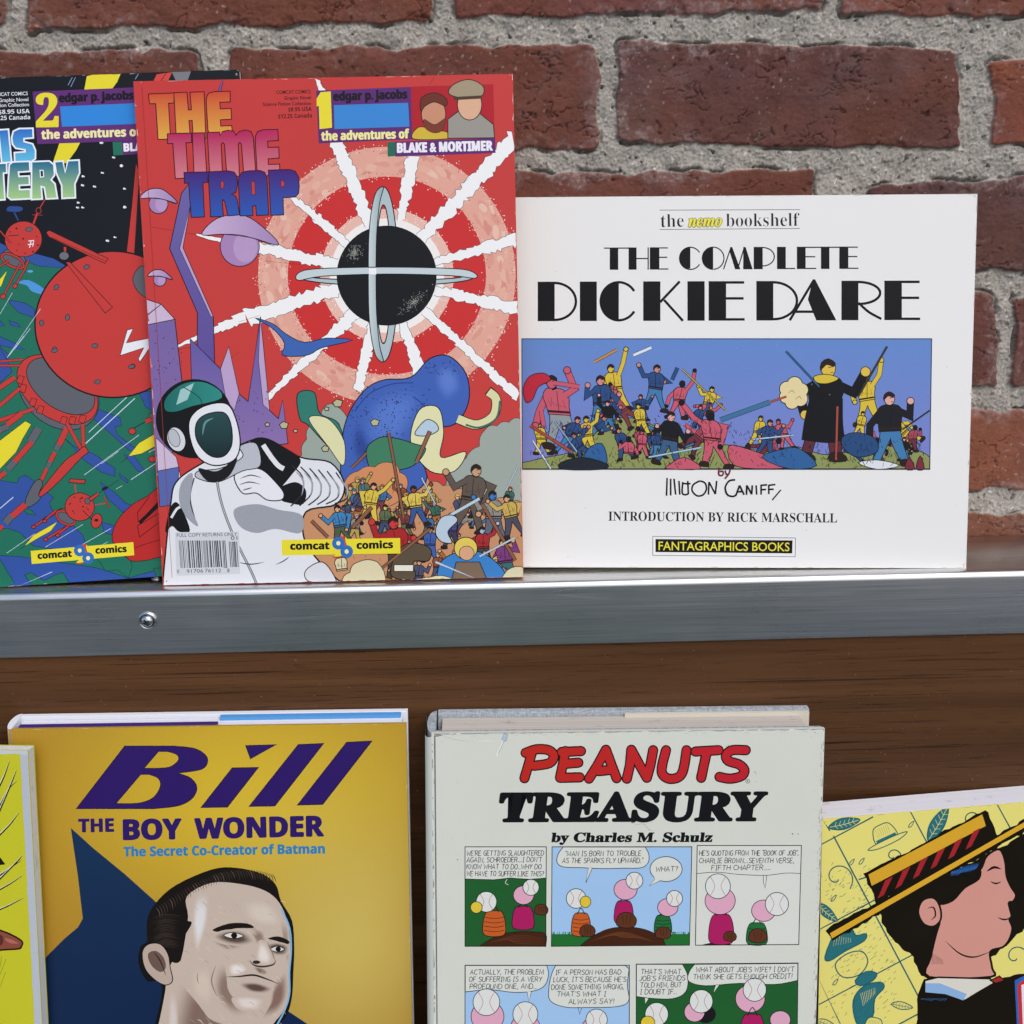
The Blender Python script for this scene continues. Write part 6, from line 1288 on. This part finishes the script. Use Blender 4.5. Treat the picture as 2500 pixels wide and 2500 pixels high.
# ------------------------------------------------------------------ 6. thick paperback at the right edge
def book_straw_hat():
    a = Art(PT['rb']); a.z = Z7; rg = random.Random(61); te = '#1d6068'; te2 = '#2a7078'
    for p, q in (((340, 935), (640, 782)), ((560, 1130), (2100, 400)), ((340, 1405), (900, 1110)), ((330, 1825), (2000, 940)), ((900, 1980), (2000, 1400)), ((300, 2180), (900, 1870)), ((420, 888), (1040, 2060)), ((848, 750), (1000, 1040)), ((355, 785), (400, 860)), ((330, 1690), (520, 2060)), ((1330, 700), (1420, 880))):
        a.line([p, q], 8, te)
    # plain teal line motifs in the squares: hats, bows, leaves, drops
    def hatm(x, y, s_, ro=0):
        c, sn = math.cos(R_(ro)), math.sin(R_(ro)); q = lambda u, v: (x+s_*(u*c-v*sn), y+s_*(u*sn+v*c))
        a.blob([q(-.5, .1), q(-.42, -.6), q(0, -.72), q(.42, -.6), q(.5, .1)], '#e5db78', 4, te, 4); a.poly([q(-.49, -.12), q(.49, -.12), q(.5, .1), q(-.5, .1)], te2); a.blob([q(-1, .1), q(-.5, .02), q(.5, .02), q(1, .1), q(.5, .26), q(-.5, .26)], '#e5db78', 4, te, 4)
        for k in range(7): a.line([q(-.3+k*.1, -.6), q(-.34+k*.1, -.2)], 2, te, taper=True)
    def leaf(x, y, s_, ro):
        c, sn = math.cos(R_(ro)), math.sin(R_(ro)); q = lambda u, v: (x+s_*(u*c-v*sn), y+s_*(u*sn+v*c))
        a.blob([q(-1, 0), q(-.4, -.32), q(.3, -.3), q(1, 0), q(.3, .3), q(-.4, .3)], te2 if s_ > 70 else '#e5db78', 4, te, 4); a.curve([q(-.9, 0), q(0, .04), q(.9, 0)], 3, '#e5db78' if s_ > 70 else te)
        for k in range(5): a.line([q(-.6+k*.28, 0), q(-.45+k*.28, -.22)], 2.4, '#e5db78' if s_ > 70 else te); a.line([q(-.6+k*.28, 0), q(-.45+k*.28, .22)], 2.4, '#e5db78' if s_ > 70 else te)
    def swirl(x, y, s_):
        a.curve([(x+s_*t*math.cos(t*7), y+s_*t*math.sin(t*7)) for t in [k/16 for k in range(2, 17)]], 6.5, te)
    hatm(715, 905, 120, -25); a.blob([(372, 1560), (420, 1440), (470, 1385), (520, 1400), (545, 1440), (600, 1430), (590, 1470), (480, 1530), (400, 1580)], te2, 5, te, 3); [a.line([(430+k*12, 1440+k*2), (418+k*14, 1500-k*3)], 3, '#e5db78', taper=True) for k in range(8)]; a.blob([(430, 1600), (500, 1540), (580, 1530), (610, 1590), (560, 1660), (470, 1670)], '#e5db78', 5, te, 4); leaf(480, 820, 90, -14); leaf(1000, 820, 110, -60); swirl(440, 1120, 95); a.blob([(540, 1690), (600, 1640), (660, 1650), (640, 1690), (570, 1720)], te2, 4, te, 3); a.blob([(530, 1800), (590, 1720), (680, 1700), (700, 1730), (650, 1790), (640, 1880), (600, 1960), (545, 1920)], te2, 5, te, 4); [a.line([(570+k*10, 1760-k*4), (585+k*8, 1830-k*8)], 4, '#e5db78', taper=True) for k in range(9)]; leaf(800, 1830, 60, 10)
    for x, y in ((520, 1035), (575, 1030), (850, 825), (420, 1235), (430, 1700)): a.blob([(x-14, y+14), (x+2, y+10), (x+16, y-18), (x-4, y-6)], '#e5db78', 3.4, te, 3)
    swirl(750, 1000, 50); leaf(380, 1310, 80, 40); swirl(1180, 800, 60); leaf(1420, 1330, 90, 80); swirl(1430, 1560, 80); leaf(1440, 1060, 70, 100); leaf(380, 1930, 60, 20); hatm(640, 1960, 90, 10)
    for k in range(260):
        x, y = rg.uniform(370, 760), rg.uniform(1050, 1900); a.line([(x, y), (x+rg.uniform(6, 20), y-rg.uniform(6, 18))], 4, te, taper=True)
    bk = '#17120a'; pe = '#d39688'
    def rough(pts, c, amp=6):
        P = []
        for i in range(len(pts)):
            p, q = pts[i], pts[(i+1) % len(pts)]; L = math.hypot(q[0]-p[0], q[1]-p[1]); m = max(1, int(L/26))
            for k in range(m): P.append((p[0]+(q[0]-p[0])*k/m+rg.uniform(-amp, amp), p[1]+(q[1]-p[1])*k/m+rg.uniform(-amp, amp)))
        a.poly(P, c)
    # dark hair mass, plain turned-away head, collar, jacket
    rough([(672, 1300), (1040, 1110), (1477, 880), (1600, 860), (1600, 1300), (1300, 1560), (1000, 1700), (900, 1660), (860, 1560), (740, 1460), (690, 1370)], bk, 8)
    a.blob([(1050, 1190), (1120, 1150), (1230, 1080), (1270, 1000), (1340, 962), (1372, 1030), (1380, 1110), (1405, 1170), (1432, 1215), (1418, 1250), (1392, 1262), (1408, 1330), (1396, 1352), (1412, 1400), (1396, 1460), (1360, 1505), (1290, 1530), (1300, 1620), (1290, 1670), (950, 1670), (960, 1560), (990, 1430), (1010, 1360), (1010, 1260)], pe, 9, bk, 4)
    a.blob([(1045, 1200), (1110, 1150), (1230, 1075), (1230, 1130), (1150, 1180), (1085, 1250), (1010, 1270)], bk, k=3)
    a.blob([(890, 1310), (915, 1245), (975, 1232), (1010, 1280), (1015, 1350), (975, 1390), (920, 1375)], pe, 8, bk, 4); a.curve([(940, 1290), (975, 1285), (985, 1330), (960, 1355)], 9, bk, True)
    a.curve([(1270, 1085), (1310, 1062), (1350, 1072)], 14, bk, True); a.curve([(1290, 1140), (1320, 1152), (1350, 1142)], 9, bk, True); a.curve([(1330, 1340), (1368, 1352), (1404, 1342)], 9, bk, True); a.curve([(1040, 1470), (1120, 1540), (1200, 1560), (1290, 1530)], 9, bk, True)
    for k in range(16): a.curve([(1065+k*9, 1110+rg.uniform(-6, 6)-k*2), (1080+k*9, 1090-k*2), (1090+k*9, 1066-k*2)], 5, '#2c66b0', True)
    for k in range(9): a.line([(965+k*8, 1600), (972+k*6, 1540+k*4)], 3, bk, taper=True)
    rough([(880, 2200), (885, 1770), (920, 1680), (1290, 1690), (1477, 1650), (1700, 1600), (1700, 2200)], bk, 3)
    a.poly([(925, 1690), (1000, 1672), (1290, 1680), (1310, 1705), (1215, 1760), (1150, 1800), (1040, 1765), (930, 1755)], '#dcd9cc', ol=7, oc=bk); a.poly([(930, 1705), (1010, 1705), (1160, 1765), (1140, 1800), (1040, 1765), (930, 1755)], '#8db4dc')
    a.poly([(1290, 1690), (1340, 1665), (1370, 1690), (1320, 1705)], '#a32a2c', ol=5, oc=bk)
    for k in range(12): a.line([(905+k*12, 1800+rg.uniform(-4, 4)), (915+k*12, 1788)], 4, '#3f7ac0', taper=True)
    a.poly([(1425, 1690), (1460, 1672), (1700, 1560), (1700, 2200), (1450, 2200)], '#2f66b4'); a.poly([(1440, 1712), (1470, 1690), (1700, 1590), (1700, 2200), (1462, 2200)], '#c8343a'); a.poly([(1462, 1715), (1700, 1640), (1700, 2200), (1480, 2200)], '#e6e6ea')
    # straw hat
    rough([(590, 1100), (1255, 745), (1285, 760), (1330, 895), (660, 1265)], bk, 7)
    a.poly([(614, 1102), (1245, 768), (1265, 832), (632, 1165)], '#d8a62c')
    for k in range(6):
        t = k/5.9; x = 665+t*575; y = 1235-t*320; a.poly([(x, y), (x+34, y-20), (x+84, y-122), (x+42, y-100)], '#a3252b')
    rough([(380, 1420), (400, 1395), (1477, 800), (1600, 720), (1600, 800), (1477, 868), (415, 1470)], bk, 8)
    a.poly([(400, 1428), (1477, 812), (1600, 745), (1600, 785), (1477, 842), (412, 1456)], '#dba92d')
    a.worn(7, ['#efe9b0', '#f0eedc', '#b8ae5a'], 110)
    root = book_root('paperback_book', PT['rb'], 'thick paperback showing a striped straw hat, right of the panelled hardcover', 'book')
    a.build('front_cover', '#e6dc79', root, print_mat('glossy_pale_yellow_print', .36), (2, 2))
    w_, h_ = PT['rb'][6:8]; t = .0190; ri = .05
    sheared_box('page_block', root, paper_mat('dirty_white_paper', '#dcdce0', .55, 900), .0008, w_-.0004, .0006, t-.0006, .0004, h_-.0001, ri)
    M = NT('black_card_cover'); M.set(Base_Color=lin('#141312'), Roughness=.4)
    sheared_box('back_cover', root, M.m, 0, w_, t-.0005, t, 0, h_-.0003, ri); sheared_box('spine', root, M.m, -.0008, .0007, .0002, t-.0002, 0, h_-.0003, ri)
book_straw_hat()
# ------------------------------------------------------------------ 7. lemon yellow book cut by the left edge
def book_lemon():
    a = Art(PT['yl']); a.z = ZY; rg = random.Random(71)
    a.clip = True
    for P, w_ in (([(0, 365), (35, 290), (62, 210)], 13), ([(0, 495), (60, 390), (112, 340)], 9), ([(55, 400), (85, 330), (108, 270)], 9), ([(0, 690), (70, 620), (125, 548)], 13), ([(0, 955), (80, 900), (140, 860)], 13), ([(95, 885), (130, 850), (142, 830)], 8), ([(0, 1050), (80, 1005), (147, 960)], 10), ([(0, 1180), (80, 1145), (155, 1105)], 11)):
        e = P[0]; d = (P[0][0]-P[1][0], P[0][1]-P[1][1]); P = [(e[0]+d[0]*4, e[1]+d[1]*4)]+P
        a.curve(P, w_+7, '#20200e', w1=2, k=6); a.curve([(x-4, y-3) for x, y in P], w_*.6, '#d9dcc4', w1=1, k=6)
    a.poly([(-60, 800), (0, 838), (35, 886), (-60, 900)], '#15150e')
    a.blob([(-120, 1290), (0, 1318), (90, 1355), (145, 1392), (140, 1425), (118, 1440), (0, 1448), (-120, 1470)], '#8a4a3c', 8, '#1d120c'); a.blob([(-60, 1345), (10, 1350), (20, 1400), (-20, 1430), (-60, 1425)], '#5b2e26'); a.blob([(30, 1370), (80, 1380), (120, 1405), (60, 1400)], '#b06a58', k=3)
    for p, q in (((0, 1560), (10, 1490)), ((0, 1610), (40, 1505)), ((0, 1690), (38, 1590))): a.line([p, q], 4, '#3a3a1a', taper=True)
    # rubbed pale rim along the top and right edges
    a.z = ZF
    rim = '#b5bcc6'
    def on(u, v): return (u, v)
    w_, h_ = PT['yl'][6:8]
    def rimstrip(uvs):
        n = len(uvs)//2; a.tri(uvs, [(i, i+1, n+i+1, n+i) for i in range(n-1)], [lin(rim)]*len(uvs))
    m = 60
    rimstrip([(w_-.0042-rg.uniform(0, .0005), h_*i/m) for i in range(m+1)][::1]+[(w_-.0003, h_*i/m) for i in range(m+1)]) if False else None
    L_ = [(w_-.0043-rg.uniform(0, .0004), h_*i/m) for i in range(m+1)]; Rr = [(w_-.0003, h_*i/m) for i in range(m+1)]
    a.tri(L_+Rr, [(i, m+1+i, m+2+i, i+1) for i in range(m)], [lin(rim)]*(2*m+2))
    B_ = [(w_*i/m, h_-.0021-rg.uniform(0, .0008)) for i in range(m+1)]; T_ = [(w_*i/m, h_-.0003) for i in range(m+1)]
    a.tri(B_+T_, [(i, i+1, m+2+i, m+1+i) for i in range(m)], [lin('#c3c8cf')]*(2*m+2))
    root = book_root('paperback_book', PT['yl'], 'lemon yellow book with black speed lines and worn pale rim, cut by photo edge', 'book')
    a.build('front_cover', '#c3c22a', root, print_mat('lemon_print', .42), (2, 2))
    t = .008
    sheared_box('page_block', root, paper_mat('plain_white_paper', '#d0d2d4'), .0006, w_-.0003, .0006, t-.0006, .0004, h_-.0004, 0)
    M = NT('lemon_card'); M.set(Base_Color=lin('#b3b229'), Roughness=.5)
    sheared_box('back_cover', root, M.m, 0, w_, t-.0005, t, 0, h_, 0); sheared_box('spine', root, M.m, -.0003, .0005, .0001, t-.0001, 0, h_, 0)
book_lemon()
# second screw, on the top of the ledge below the black book
d = ray(384, 1411); t_ = -CAM[2]/d.z
screw('screw', CAM[0]+t_*d.x, 0.0, 'small screw on top of the ledge under the black comic book corner', CAM[1]+t_*d.y, True, .75)
